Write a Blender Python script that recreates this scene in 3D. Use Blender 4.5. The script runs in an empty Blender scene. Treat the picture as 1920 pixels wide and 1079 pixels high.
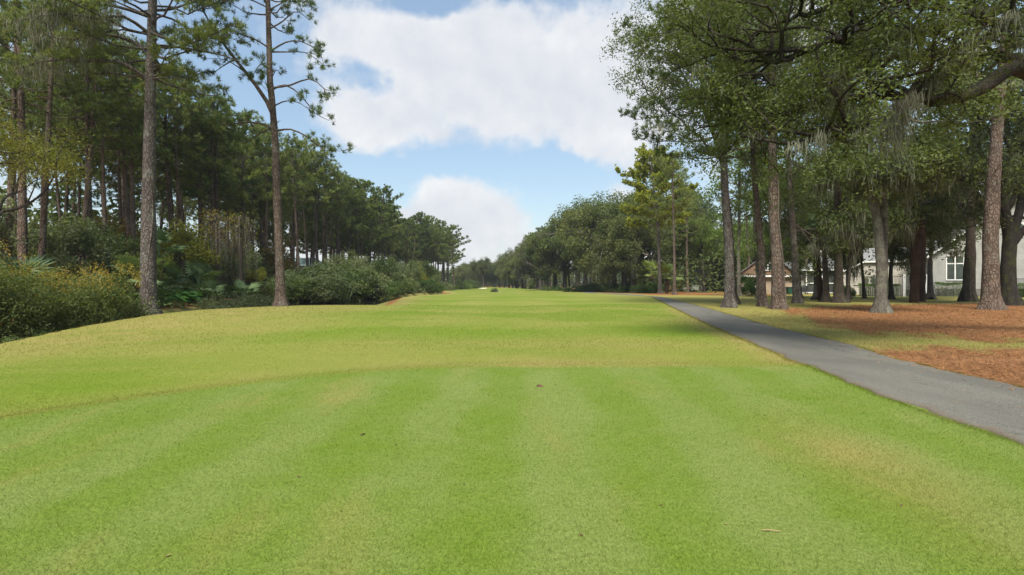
import bpy, math, random
import numpy as np
from mathutils import Vector

S = bpy.context.scene
COL = S.collection
R = math.radians

# ------------------------------------------------------------------ camera
F, HOR, CAMH = 1000.0, 528.0, 1.6          # focal length in photo pixels, horizon row, eye height
cam_d = bpy.data.cameras.new('camera')
cam = bpy.data.objects.new('camera', cam_d); COL.objects.link(cam)
cam.location = (0, 0, CAMH); cam.rotation_euler = (R(90), 0, 0)
cam_d.sensor_width = 36; cam_d.lens = 36 * F / 1920
cam_d.shift_y = -(539.5 - HOR) / 1920
cam_d.clip_end = 6000; cam_d.clip_start = 0.05
S.camera = cam

# ------------------------------------------------------------------ render settings
S.view_settings.view_transform = 'Standard'; S.view_settings.look = 'None'
S.view_settings.gamma = 1; S.view_settings.use_curve_mapping = False
S.view_settings.exposure = 1.5
S.render.engine = 'CYCLES'
S.cycles.use_denoising = True
S.cycles.max_bounces = 4; S.cycles.diffuse_bounces = 2; S.cycles.glossy_bounces = 2
S.cycles.transmission_bounces = 4; S.cycles.volume_bounces = 0; S.cycles.transparent_max_bounces = 4
S.cycles.caustics_reflective = False; S.cycles.caustics_refractive = False
S.cycles.sample_clamp_indirect = 6

# ------------------------------------------------------------------ node helpers
class NT:
    def __init__(s, tree): s.t = tree; s.n = tree.nodes; s.l = tree.links
    def node(s, kind, **kw):
        nd = s.n.new(kind)
        for k, v in kw.items(): setattr(nd, k, v)
        return nd
    def put(s, sock, v):
        if isinstance(v, bpy.types.NodeSocket): s.l.new(v, sock)
        elif v is not None:
            if isinstance(v, (tuple, list)) and len(v) == 3 and sock.type == 'RGBA': v = (*v, 1)
            sock.default_value = v
    def m(s, op, a, b=None, c=None, clamp=False):
        nd = s.node('ShaderNodeMath', operation=op, use_clamp=clamp)
        for i, v in enumerate((a, b, c)): s.put(nd.inputs[i], v)
        return nd.outputs[0]
    def vm(s, op, a, b=None, out=0):
        nd = s.node('ShaderNodeVectorMath', operation=op)
        s.put(nd.inputs[0], a)
        if b is not None: s.put(nd.inputs[1], b)
        return nd.outputs[out]
    def step(s, x, a, b, to0=0.0, to1=1.0, smooth=True):
        nd = s.node('ShaderNodeMapRange', interpolation_type='SMOOTHSTEP' if smooth else 'LINEAR')
        for i, v in enumerate((x, a, b, to0, to1)): s.put(nd.inputs[i], v)
        return nd.outputs[0]
    def mix(s, f, a, b, blend='MIX'):
        nd = s.node('ShaderNodeMix', data_type='RGBA', blend_type=blend)
        s.put(nd.inputs[0], f); s.put(nd.inputs[6], a); s.put(nd.inputs[7], b)
        return nd.outputs[2]
    def noise(s, vec, scale, detail=3, rough=0.55, dist=0.0, color=False):
        nd = s.node('ShaderNodeTexNoise')
        if vec is not None: s.l.new(vec, nd.inputs['Vector'])
        nd.inputs['Scale'].default_value = scale; nd.inputs['Detail'].default_value = detail
        nd.inputs['Roughness'].default_value = rough; nd.inputs['Distortion'].default_value = dist
        return nd.outputs[1] if color else nd.outputs[0]
    def mapping(s, vec, scale=(1, 1, 1), loc=(0, 0, 0), rot=(0, 0, 0)):
        nd = s.node('ShaderNodeMapping'); s.l.new(vec, nd.inputs[0])
        nd.inputs[1].default_value = loc; nd.inputs[2].default_value = rot; nd.inputs[3].default_value = scale
        return nd.outputs[0]
    def attr(s, name):
        nd = s.node('ShaderNodeAttribute', attribute_name=name); return nd.outputs['Fac']

# ------------------------------------------------------------------ world: blue sky with drifting cloud
SUN_EL, SUN_AZ = R(56), R(192)              # compass angle from +Y clockwise: high behind the camera
W = bpy.data.worlds.new('World'); S.world = W; W.use_nodes = True
W.node_tree.nodes.clear(); w = NT(W.node_tree)
sky = w.node('ShaderNodeTexSky', sky_type='NISHITA', sun_disc=False)
sky.sun_elevation = SUN_EL; sky.sun_rotation = SUN_AZ
sky.air_density = 1.3; sky.dust_density = 0.6; sky.ozone_density = 1.0
tc = w.node('ShaderNodeTexCoord').outputs['Generated']
sep = w.node('ShaderNodeSeparateXYZ'); w.l.new(tc, sep.inputs[0])
dx, dy, dz = sep.outputs
az = w.m('MULTIPLY', w.m('ARCTAN2', dx, dy), 57.2958)
el = w.m('MULTIPLY', w.m('ARCSINE', dz), 57.2958)
# cloud layer: directions flattened towards the horizon as a layer seen from below
flat = w.node('ShaderNodeCombineXYZ')
den = w.m('ADD', w.m('MAXIMUM', dz, 0.0), 0.22)
w.l.new(w.m('DIVIDE', dx, den), flat.inputs[0]); w.l.new(w.m('DIVIDE', dy, den), flat.inputs[1])
w.put(flat.inputs[2], 3.7)
warp = w.vm('SUBTRACT', w.noise(tc, 5.0, 4, 0.6, color=True), (0.5, 0.5, 0.5))
wsep = w.node('ShaderNodeSeparateXYZ'); w.l.new(warp, wsep.inputs[0])
azw = w.m('ADD', az, w.m('MULTIPLY', wsep.outputs[0], 13.0))
elw = w.m('ADD', el, w.m('MULTIPLY', wsep.outputs[1], 8.0))
def blob(a0, e0, sa, se, amp):
    a = w.m('DIVIDE', w.m('SUBTRACT', azw, a0), sa); e = w.m('DIVIDE', w.m('SUBTRACT', elw, e0), se)
    q = w.m('ADD', w.m('MULTIPLY', a, a), w.m('MULTIPLY', e, e))
    return w.m('MULTIPLY', w.m('EXPONENT', w.m('MULTIPLY', q, -1.0)), amp)
bias = None
for bl in ((-3, 21.5, 15, 5.2, .34), (8, 16.0, 8, 4, .26), (-12, 15.5, 7, 2.6, .20), (-4.0, 6.0, 6.2, 3.2, .46), (-7.5, 7.5, 3.0, 2.6, .16),
           (-14.5, 4.8, 5.5, 2.4, .44), (-15.5, 19.6, 3.2, 1.6, -.22), (-27, 16, 8, 8, -.24), (0, 11.7, 17, 1.2, -.16),
           (7.0, 9.0, 3.2, 3.6, -.26), (-10, 27, 5, 1.6, -.20), (2, 28.5, 7, 1.2, -.10), (-18, 11, 5, 2, -.12)):
    b_ = blob(*bl); bias = b_ if bias is None else w.m('ADD', bias, b_)
n1 = w.noise(flat.outputs[0], 1.15, 3, 0.5, 0.2)
n2 = w.noise(tc, 8.0, 8, 0.62, 0.0)
fb = w.m('ADD', w.m('MULTIPLY', n1, 0.42), w.m('MULTIPLY', n2, 0.58))
dens = w.m('ADD', fb, bias)
cov = w.step(dens, 0.475, 0.65)
up = w.vm('ADD', tc, (0.012, 0.0, 0.028))
n2l = w.noise(tc, 6.5, 5, 0.58, 0.0); n2u = w.noise(up, 6.5, 5, 0.58, 0.0)
relief = w.m('ADD', w.m('MULTIPLY', w.m('SUBTRACT', n2l, n2u), 2.4), 0.55, clamp=True)
thick = w.step(dens, 0.60, 0.98)
ccol = w.mix(relief, (4.5, 4.72, 5.15), (6.1, 6.12, 6.15))
ccol = w.mix(w.m('MULTIPLY', thick, 0.45), ccol, (4.4, 4.6, 5.0))
haze_low = w.step(el, 0.0, 9.0, 0.35, 0.0)
skyc = w.mix(0.35, sky.outputs[0], (3.0, 4.2, 5.6))
base = w.mix(haze_low, skyc, (4.0, 4.5, 5.1))
full = w.mix(w.m('MULTIPLY', cov, 0.94), base, ccol)
bg = w.node('ShaderNodeBackground'); w.l.new(full, bg.inputs[0]); bg.inputs[1].default_value = 0.056
W.cycles.sampling_method = 'MANUAL'; W.cycles.sample_map_resolution = 512
wo = w.node('ShaderNodeOutputWorld'); w.l.new(bg.outputs[0], wo.inputs[0])

# ------------------------------------------------------------------ sun behind thin cloud
sd = bpy.data.lights.new('sun', 'SUN'); sd.energy = 2.7; sd.angle = R(20); sd.color = (1.0, 0.955, 0.88)
sun = bpy.data.objects.new('sun', sd); COL.objects.link(sun)
sv = Vector((math.sin(SUN_AZ) * math.cos(SUN_EL), math.cos(SUN_AZ) * math.cos(SUN_EL), math.sin(SUN_EL)))
sun.rotation_euler = (-sv).to_track_quat('-Z', 'Y').to_euler(); sun.location = sv * 80

# ------------------------------------------------------------------ mesh helpers
class Buf:
    def __init__(s): s.v = []; s.f = []; s.n = 0; s.sm = []
    def add(s, v, f, smooth=False):
        v = np.asarray(v, np.float32).reshape(-1, 3)
        if isinstance(f, list):
            by = {}
            for q in f: by.setdefault(len(q), []).append(q)
            fs = [np.array(q, np.int32) for q in by.values()]
        else: fs = [f.astype(np.int32)]
        s.v.append(v)
        for q in fs: s.f.append(q + s.n); s.sm.append(smooth)
        s.n += len(v)
    def mesh(s, name, mat=None, attrs=None):
        me = bpy.data.meshes.new(name)
        V = np.concatenate(s.v); me.vertices.add(len(V)); me.vertices.foreach_set('co', V.ravel())
        loops = np.concatenate([f.ravel() for f in s.f])
        sizes = np.concatenate([np.full(len(f), f.shape[1], np.int32) for f in s.f])
        sm = np.concatenate([np.full(len(f), q, bool) for f, q in zip(s.f, s.sm)])
        starts = np.concatenate(([0], np.cumsum(sizes)[:-1])).astype(np.int32)
        me.loops.add(len(loops)); me.loops.foreach_set('vertex_index', loops)
        me.polygons.add(len(sizes)); me.polygons.foreach_set('loop_start', starts)
        me.polygons.foreach_set('use_smooth', sm)
        if attrs:
            for k, a in attrs.items():
                at = me.attributes.new(k, 'FLOAT', 'POINT'); at.data.foreach_set('value', np.asarray(a, np.float32))
        me.update(calc_edges=True)
        if mat: me.materials.append(mat)
        return me

def nrm(a):
    a = np.asarray(a, float); return a / (np.linalg.norm(a, axis=-1, keepdims=True) + 1e-9)

def tube(buf, pts, rad, k=6, lobes=0.0, ph=0.0):
    pts = np.asarray(pts, float); n = len(pts); rad = np.broadcast_to(np.asarray(rad, float), (n,))
    t = nrm(np.gradient(pts, axis=0))
    ref = np.array([0.31, 0.95, 0.05]) if abs(t[0][2]) > 0.6 else np.array([0.03, 0.05, 1.0])
    a = nrm(np.cross(t, ref)); b = np.cross(t, a)
    th = np.arange(k) * 2 * math.pi / k
    R2 = np.repeat(rad[:, None], k, 1)
    if lobes:
        zz_ = np.maximum(pts[:, 2], 0)[:, None]
        R2 = R2 * (1 + lobes * np.exp(-zz_ / 0.28) * (0.5 + 0.5 * np.sin(th[None] * 5 + ph)) + 0.035 * np.sin(zz_ * 3.1 + th[None] * 2 + ph) + 0.03 * np.sin(zz_ * 7.7 - th[None] * 3))
    ring = pts[:, None] + R2[:, :, None] * (np.cos(th)[None, :, None] * a[:, None] + np.sin(th)[None, :, None] * b[:, None])
    i = np.arange(n - 1)[:, None] * k; j = np.arange(k)[None]; j2 = (j + 1) % k
    f = np.stack([i + j, i + j2, i + k + j2, i + k + j], -1).reshape(-1, 4)
    buf.add(ring.reshape(-1, 3), f, True)

def box(buf, x0, x1, y0, y1, z0, z1):
    v = [(x, y, z) for z in (z0, z1) for y in (y0, y1) for x in (x0, x1)]
    buf.add(v, [(0, 2, 3, 1), (4, 5, 7, 6), (0, 1, 5, 4), (2, 6, 7, 3), (0, 4, 6, 2), (1, 3, 7, 5)])

def spline(pts, n):
    """Catmull-Rom through pts, n samples."""
    p = np.asarray(pts, float); p = np.vstack([2 * p[0] - p[1], p, 2 * p[-1] - p[-2]])
    t = np.linspace(0, len(p) - 3 - 1e-6, n); i = t.astype(int); u = (t - i)[:, None]
    a, b, c, d = p[i], p[i + 1], p[i + 2], p[i + 3]
    return 0.5 * (2 * b + (c - a) * u + (2 * a - 5 * b + 4 * c - d) * u ** 2 + (3 * b - a - 3 * c + d) * u ** 3)

def obj(name, me, parent=None, mat=None, kind=None):
    o = bpy.data.objects.new(name, me); COL.objects.link(o)
    if parent: o.parent = parent
    if mat is not None and me is not None:
        if len(me.materials) == 0: me.materials.append(mat)
        elif me.materials[0] is not mat:
            o.material_slots[0].link = 'OBJECT'; o.material_slots[0].material = mat
    if kind: o['kind'] = kind
    return o

def thing(name, label, cat, loc=(0, 0, 0), rotz=0.0, scale=1.0, group=None):
    o = bpy.data.objects.new(name, None); COL.objects.link(o)
    o.empty_display_size = 0.2
    o.location = loc; o.rotation_euler = (0, 0, rotz)
    o.scale = scale if isinstance(scale, tuple) else (scale,) * 3
    o['label'] = label; o['category'] = cat
    if group: o['group'] = group
    return o

def tag(o, label, cat, group=None):
    o['label'] = label; o['category'] = cat
    if group: o['group'] = group
    return o

# ------------------------------------------------------------------ terrain
def ss(a, b, x):
    t = np.clip((np.asarray(x, float) - a) / (b - a), 0, 1); return t * t * (3 - 2 * t)

NEAR_Y = [-40, 0, 8, 16, 20, 25, 30, 34.5, 36.4, 38.1, 42, 47, 57, 67, 84, 110, 140, 200]
NEAR_X = [-13, -13.4, -14.2, -15.4, -16.5, -17.2, -17.2, -14.8, -11.6, -8.8, -9.2, -10.1, -11.4, -10.9, -9.6, -13, -19, -30]
FAR_Y = [-40, 0, 8, 16, 20, 25, 30, 35, 40, 48, 55, 62, 70, 84, 110, 140, 200]
FAR_X = [-17, -17.2, -17.6, -18.2, -19.0, -19.8, -20.2, -20.6, -24, -24.5, -21, -17, -14.8, -12.6, -14.5, -20.5, -31]
def near_x(y): return np.interp(y, NEAR_Y, NEAR_X)
def far_x(y): return np.interp(y, FAR_Y, FAR_X)
def tee_edge(x):
    return 10.0 - 0.118 * np.maximum(0, -np.asarray(x, float) - 0.5) ** 2 + 0.03 * np.asarray(x, float)
WATER_Z = -0.50
def gz(x, y):
    x = np.asarray(x, float); y = np.asarray(y, float)
    z = -0.9 * ss(50, 150, y) - 0.8 * ss(150, 300, y)
    z = z - 0.10 * ss(-0.3, 1.6, y - tee_edge(x)) * ss(-14, -6, x)
    und = 0.07 * np.sin(x * 0.21 + 1.3) * np.sin(y * 0.13 + 0.4) + 0.05 * np.sin(x * 0.09 - y * 0.17)
    z = z + und * ss(12, 26, y) * (1 - ss(4, 9, x) * (1 - ss(70, 90, y)))
    z = z - 0.30 * ss(-5, -15, x) * ss(30, 12, y)
    nx, fx = near_x(y), far_x(y)
    wdt = np.maximum(nx - fx, 0.3)
    t = (nx - x) / wdt
    cut = ss(-0.02, 0.30, t) * ss(1.05, 0.72, t)
    dep = 0.95 * np.clip(wdt / 2.5, 0.25, 1.0)
    z = z - dep * cut
    # far distant rough mounds by the fairway end
    z = z + 0.55 * np.exp(-((x + 9) / 9) ** 2 - ((y - 205) / 14) ** 2) + 0.5 * np.exp(-((x - 12) / 8) ** 2 - ((y - 150) / 12) ** 2)
    return z
def g1(x, y): return float(gz(np.array([x]), np.array([y]))[0])
def G(px, py):
    """photo pixel -> point on the terrain"""
    u, v = (px - 960) / F, (HOR - py) / F
    ys = np.concatenate([np.arange(2, 60, 0.05), np.arange(60, 400, 0.3)])
    zr = CAMH + v * ys; zg = gz(u * ys, ys)
    i = np.argmax(zr <= zg)
    d = ys[i] if zr[i] <= zg[i] else 330.0
    return np.array([u * d, d, g1(u * d, d)])
def P(px, py, d):
    """photo pixel at a known distance -> point"""
    return np.array([(px - 960) / F * d, d, CAMH + (HOR - py) / F * d])

def poly_sd(x, y, poly):
    """signed distance to polygon, positive inside"""
    poly = np.asarray(poly, float); d = np.full(x.shape, 1e9); ins = np.zeros(x.shape, bool)
    for i in range(len(poly)):
        a, b = poly[i], poly[(i + 1) % len(poly)]
        e = b - a; t = np.clip(((x - a[0]) * e[0] + (y - a[1]) * e[1]) / (e @ e), 0, 1)
        d = np.minimum(d, np.hypot(x - a[0] - t * e[0], y - a[1] - t * e[1]))
        c = ((a[1] > y) != (b[1] > y)) & (x < (b[0] - a[0]) * (y - a[1]) / (b[1] - a[1] + 1e-12) + a[0])
        ins ^= c
    return np.where(ins, d, -d)

# cart path edges, from pixels
PL = [G(*p)[:2] for p in ((1912, 831), (1762, 784), (1650, 742), (1575, 711), (1519, 688), (1462, 666), (1387, 634), (1324, 607), (1260, 576), (1222, 557))]
PR = [G(*p)[:2] for p in ((1912, 727), (1762, 696), (1612, 652), (1537, 634), (1455, 615), (1400, 600), (1345, 584), (1294, 570), (1243, 558))]
PLc = np.array([(4.1, -6), (4.6, 1.5)] + [tuple(p) for p in PL] + [(14.6, 72), (13.6, 92), (15, 120)])
PRc = np.array([(6.3, -6), (6.8, 1.5), (7.15, 5.0)] + [tuple(p) for p in PR] + [(16.6, 72), (15.6, 92), (17, 120)])
def path_left(y): return np.interp(y, PLc[:, 1], PLc[:, 0])
def path_right(y): return np.interp(y, PRc[:, 1], PRc[:, 0])

ST1 = [(7.0, 7.4), (7.7, 10.5), (9.0, 13.2), (12, 13.3), (16, 12.4), (20, 10.8), (34, 8), (34, -6), (6.6, -6)]
ST2 = [(14.6, 27), (12.0, 19), (13.6, 15.6), (20, 14.6), (45, 15), (70, 38), (36, 41), (24, 37.5), (17, 33)]
def masks(x, y):
    """tee, dead grass, pine straw / leaf litter"""
    pl, pr = path_left(y), path_right(y)
    e = y - tee_edge(x)
    tee = ss(0.16, -0.16, e + 0.06 * np.sin(x * 3.1) + 0.04 * np.sin(x * 8.3)) * ss(-0.4, -0.3, pl - x)
    tan = (0.52 + 0.26 * np.sin(x * .7 + 1) + .12 * np.sin(x * 2.3)) * ss(-0.2, 0.35, e) * ss(3.4, 0.4, e)
    tan = np.maximum(tan, 0.95 * ss(1.1, 0.15, pl - x) * ss(9.5, 11, y) * ss(46, 30, y) * (x < pl + .1))
    tan = np.maximum(tan, 0.85 * ss(-5, -14, x) * ss(9, 17, y) * ss(60, 45, y))
    tan = np.maximum(tan, 0.9 * ss(2.2, 0.3, x - near_x(y)) * ss(10, 20, y) * ss(200, 160, y))
    tan = np.maximum(tan, 0.45 * ss(6, 12, x) * ss(28, 45, y) * (x < pl))
    tan = np.maximum(tan, .75 * np.exp(-((x - 3.1 - .08 * (y - 4.6)) / .5) ** 2 - ((y - 4.7) / 1.4) ** 2))
    tan = np.maximum(tan, .6 * np.exp(-((x - 1.5) / 6) ** 2 - ((y - 14.5) / 1.6) ** 2))
    right = ss(-0.05, 0.1, x - pr)
    tan = np.maximum(tan, 1.0 * right)
    jit = 0.9 * np.sin(x * 1.7 + 0.6 * y) * np.sin(y * 1.3 - .4 * x) + 0.5 * np.sin(x * 4.1 - y * 2.3)
    st = np.maximum(ss(-1.7, 1.3, poly_sd(x, y, ST1) + .5 * jit), ss(-3.0, 2.4, poly_sd(x, y, ST2) + jit))
    st = np.maximum(st, 0.9 * ss(0.6, 2.2, x - pr) * ss(62, 72, y) * ss(60, 25, x))
    st = np.maximum(st, 1.0 * ss(0.3, -0.5, x - far_x(y)) * (y < 260))
    st = np.maximum(st, ss(-20, -30, x) * ss(120, 160, y))
    st = np.maximum(st, ss(0, 8, x - 13 - 0.02 * y) * ss(110, 130, y))
    st = np.maximum(st, ss(290, 300, y))
    st = np.maximum(st, 0.8 * ss(1.0, 0.2, np.abs(x - near_x(y) + .3)) * ss(-.3, .2, near_x(y) - x))
    return np.clip(tee, 0, 1), np.clip(tan, 0, 1), np.clip(st, 0, 1)

# ------------------------------------------------------------------ ground materials
def new_mat(name):
    m = bpy.data.materials.new(name); m.use_nodes = True; m.node_tree.nodes.clear(); return m, NT(m.node_tree)

def ground_colour(n, fine=True):
    pos = n.node('ShaderNodeNewGeometry').outputs['Position']
    tee, tan, straw = n.attr('tee'), n.attr('tan'), n.attr('straw')
    sp = n.node('ShaderNodeSeparateXYZ'); n.l.new(pos, sp.inputs[0]); x, y = sp.outputs[0], sp.outputs[1]
    big = n.noise(pos, 0.16, 3); mid = n.noise(pos, 0.9, 4, 0.6); sml = n.noise(pos, 6.0, 4, 0.65)
    fin = n.noise(n.mapping(pos, (1, 0.45, 1)), 55.0, 4, 0.75)
    # tee: mown stripes running away from the camera
    wob = n.m('MULTIPLY', n.m('SUBTRACT', n.noise(pos, 0.30, 4, 0.6), 0.5), 1.5)
    bend = n.m('ADD', n.m('ADD', x, wob), n.m('MULTIPLY', y, -0.03))
    s = n.m('ADD', n.m('MULTIPLY', n.m('SINE', n.m('MULTIPLY', bend, 4.4)), 0.5), 0.5)
    mot = n.noise(pos, 3.2, 5, 0.7)
    s = n.m('ADD', n.m('MULTIPLY', n.step(s, 0.1, 0.9), n.step(n.noise(pos, .22, 3), .35, .65, .08, .27)), n.m('ADD', n.m('MULTIPLY', mid, 0.40), n.m('ADD', n.m('MULTIPLY', big, 0.22), n.m('MULTIPLY', mot, 0.34))), clamp=True)
    c_tee = n.mix(n.step(s, 0.28, 0.80), (0.112, 0.170, 0.015), (0.158, 0.196, 0.048))
    # fairway: cross bands
    wob2 = n.m('MULTIPLY', n.noise(pos, 0.12, 3), 14.0)
    b = n.m('ADD', n.m('MULTIPLY', n.m('SINE', n.m('ADD', n.m('MULTIPLY', y, 0.62), wob2)), 0.16), n.m('ADD', n.m('MULTIPLY', big, 0.45), n.m('MULTIPLY', n.noise(n.mapping(pos, (.45, 1.5, 1)), 0.55, 5, .65), 0.50)))
    c_fair = n.mix(n.step(b, 0.22, 0.75), (0.128, 0.174, 0.017), (0.200, 0.204, 0.043))
    lw = n.m('ADD', n.m('MULTIPLY', n.m('SINE', n.m('ADD', n.m('MULTIPLY', x, 1.15), n.m('MULTIPLY', n.noise(pos, .1, 3), 5.0))), 0.5), 0.5)
    c_fair = n.mix(n.m('MULTIPLY', lw, 0.30), c_fair, (0.118, 0.180, 0.010))
    c = n.mix(tee, c_fair, c_tee)
    # dry worn grass
    scar = n.m('SUBTRACT', x, n.m('MULTIPLY', n.m('SUBTRACT', y, 0), 0.0))
    worn = n.m('MULTIPLY', n.step(n.noise(n.mapping(pos, (1.1, 0.35, 1), rot=(0, 0, R(8))), 0.75, 4, 0.6), 0.52, 0.76), n.m('MULTIPLY', tee, 0.62))
    sp_ = n.step(n.m('ADD', n.m('MULTIPLY', mid, 0.55), n.m('MULTIPLY', n.noise(n.mapping(pos, (0.35, 1.6, 1)), 1.1, 4, 0.6), 0.55)), 0.40, 0.72)
    tanf = n.m('MAXIMUM', worn, n.m('MULTIPLY', tan, n.m('ADD', n.m('MULTIPLY', sp_, 0.65), 0.50)), clamp=True)
    c_tan = n.mix(sml, (0.20, 0.178, 0.045), (0.30, 0.235, 0.085))
    c = n.mix(tanf, c, c_tan)
    scr = n.m('MULTIPLY', n.step(n.noise(pos, 2.3, 5, 0.75, 0.6), 0.665, 0.76), 0.5)
    c = n.mix(scr, c, (0.23, 0.17, 0.065))
    # fine blade-scale break up
    c = n.mix(n.m('MULTIPLY', n.step(sml, 0.3, 0.75), 0.35), c, n.mix(1.0, c, (0.72, 0.82, 0.55), 'MULTIPLY'))
    c = n.mix(n.step(fin, 0.28, 0.72), n.mix(1.0, c, (0.74, 0.78, 0.62), 'MULTIPLY'), n.mix(1.0, c, (1.20, 1.17, 1.35), 'MULTIPLY'))
    # pine straw and leaf litter
    sn = n.noise(n.mapping(pos, (1, 3.5, 1), rot=(0, 0, R(25))), 9.0, 5, 0.7)
    sn2 = n.noise(n.mapping(pos, (3.5, 1, 1), rot=(0, 0, R(-15))), 14.0, 4, 0.7)
    sv_ = n.m('MULTIPLY', n.m('ADD', sn, sn2), 0.5)
    c_st = n.mix(n.step(sv_, 0.32, 0.66), (0.085, 0.038, 0.015), (0.33, 0.145, 0.047))
    c_st = n.mix(n.m('MULTIPLY', n.step(mid, 0.50, 0.70), 0.6), c_st, (0.21, 0.155, 0.06))
    edge = n.m('ADD', straw, n.m('MULTIPLY', n.m('SUBTRACT', n.m('ADD', n.m('MULTIPLY', mid, .6), n.m('MULTIPLY', sml, .4)), 0.5), 1.5))
    stf = n.step(edge, 0.42, 0.74)
    c = n.mix(stf, c, c_st)
    return c, fin, sn, stf, pos

gm, n = new_mat('ground_grass')
c, fin, sn, stf, pos = ground_colour(n)
bs = n.node('ShaderNodeBsdfPrincipled'); n.l.new(c, bs.inputs['Base Color'])
bs.inputs['Roughness'].default_value = 0.9; bs.inputs['Specular IOR Level'].default_value = 0.12
bp = n.node('ShaderNodeBump'); bp.inputs['Strength'].default_value = 0.55; bp.inputs['Distance'].default_value = 0.03
hgt = n.m('ADD', n.m('ADD', n.m('MULTIPLY', fin, 0.6), n.m('MULTIPLY', n.m('MULTIPLY', sn, stf), 0.9)), n.noise(pos, 18, 3))
n.l.new(hgt, bp.inputs['Height']); n.l.new(bp.outputs[0], bs.inputs['Normal'])
n.l.new(bs.outputs[0], n.node('ShaderNodeOutputMaterial').inputs[0])

grass_m, n = new_mat('grass_blade')
c, *_ = ground_colour(n)
d1 = n.node('ShaderNodeBsdfDiffuse'); n.l.new(c, d1.inputs[0])
t1 = n.node('ShaderNodeBsdfTranslucent'); n.l.new(n.mix(1.0, c, (1.15, 1.15, 0.8), 'MULTIPLY'), t1.inputs[0])
mx = n.node('ShaderNodeMixShader'); mx.inputs[0].default_value = 0.42
n.l.new(d1.outputs[0], mx.inputs[1]); n.l.new(t1.outputs[0], mx.inputs[2])
n.l.new(mx.outputs[0], n.node('ShaderNodeOutputMaterial').inputs[0])

path_m, n = new_mat('cart_path_asphalt')
pos = n.node('ShaderNodeNewGeometry').outputs['Position']
agg = n.noise(pos, 70, 3, 0.7); big = n.noise(n.mapping(pos, (1.2, .35, 1)), 0.9, 4, 0.6); mid = n.noise(pos, 5, 4, .6)
c = n.mix(n.step(agg, 0.3, 0.7), (0.066, 0.064, 0.053), (0.152, 0.147, 0.125))
vc = n.node('ShaderNodeTexVoronoi', feature='DISTANCE_TO_EDGE'); n.l.new(n.vm('ADD', n.mapping(pos, (.5, .28, 1)), n.vm('MULTIPLY', n.noise(pos, 1.3, 5, .7, color=True), (.5, .5, 0))), vc.inputs['Vector']); vc.inputs['Scale'].default_value = 0.9
crk = n.m('MULTIPLY', n.step(vc.outputs['Distance'], 0.010, 0.0), n.step(n.noise(pos, .35, 2), .46, .6))
c = n.mix(n.m('MULTIPLY', crk, .75), c, (0.025, 0.024, 0.02))
c = n.mix(n.m('MULTIPLY', n.step(big, 0.35, 0.7), 0.55), c, n.mix(1.0, c, (1.45, 1.42, 1.38), 'MULTIPLY'))
c = n.mix(n.m('MULTIPLY', n.step(mid, 0.55, 0.8), 0.4), c, n.mix(1.0, c, (0.7, 0.7, 0.72), 'MULTIPLY'))
edge = n.attr('edge')
dirt = n.m('MULTIPLY', n.step(n.m('ADD', edge, n.m('MULTIPLY', n.m('SUBTRACT', mid, .5), .8)), 0.62, 1.1), 0.75)
c = n.mix(dirt, c, (0.14, 0.105, 0.07))
bs = n.node('ShaderNodeBsdfPrincipled'); n.l.new(c, bs.inputs['Base Color'])
bs.inputs['Roughness'].default_value = 0.95; bs.inputs['Specular IOR Level'].default_value = 0.08
bp = n.node('ShaderNodeBump'); bp.inputs['Strength'].default_value = 0.5; bp.inputs['Distance'].default_value = 0.006
n.l.new(agg, bp.inputs['Height']); n.l.new(bp.outputs[0], bs.inputs['Normal'])
n.l.new(bs.outputs[0], n.node('ShaderNodeOutputMaterial').inputs[0])

def simple_mat(name, c1, c2, scale=4.0, rough=0.7, stretch=(1, 1, 1), bump=0.0, spec=0.3, detail=4, metallic=0.0):
    m, n = new_mat(name)
    p = n.node('ShaderNodeTexCoord').outputs['Object']
    f = n.noise(n.mapping(p, stretch), scale, detail, 0.62)
    c = n.mix(n.step(f, 0.3, 0.7), c1, c2)
    bs = n.node('ShaderNodeBsdfPrincipled'); n.l.new(c, bs.inputs['Base Color'])
    bs.inputs['Roughness'].default_value = rough; bs.inputs['Specular IOR Level'].default_value = spec
    bs.inputs['Metallic'].default_value = metallic
    if bump:
        bp = n.node('ShaderNodeBump'); bp.inputs['Strength'].default_value = 0.6; bp.inputs['Distance'].default_value = bump
        n.l.new(f, bp.inputs['Height']); n.l.new(bp.outputs[0], bs.inputs['Normal'])
    n.l.new(bs.outputs[0], n.node('ShaderNodeOutputMaterial').inputs[0])
    return m

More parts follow.
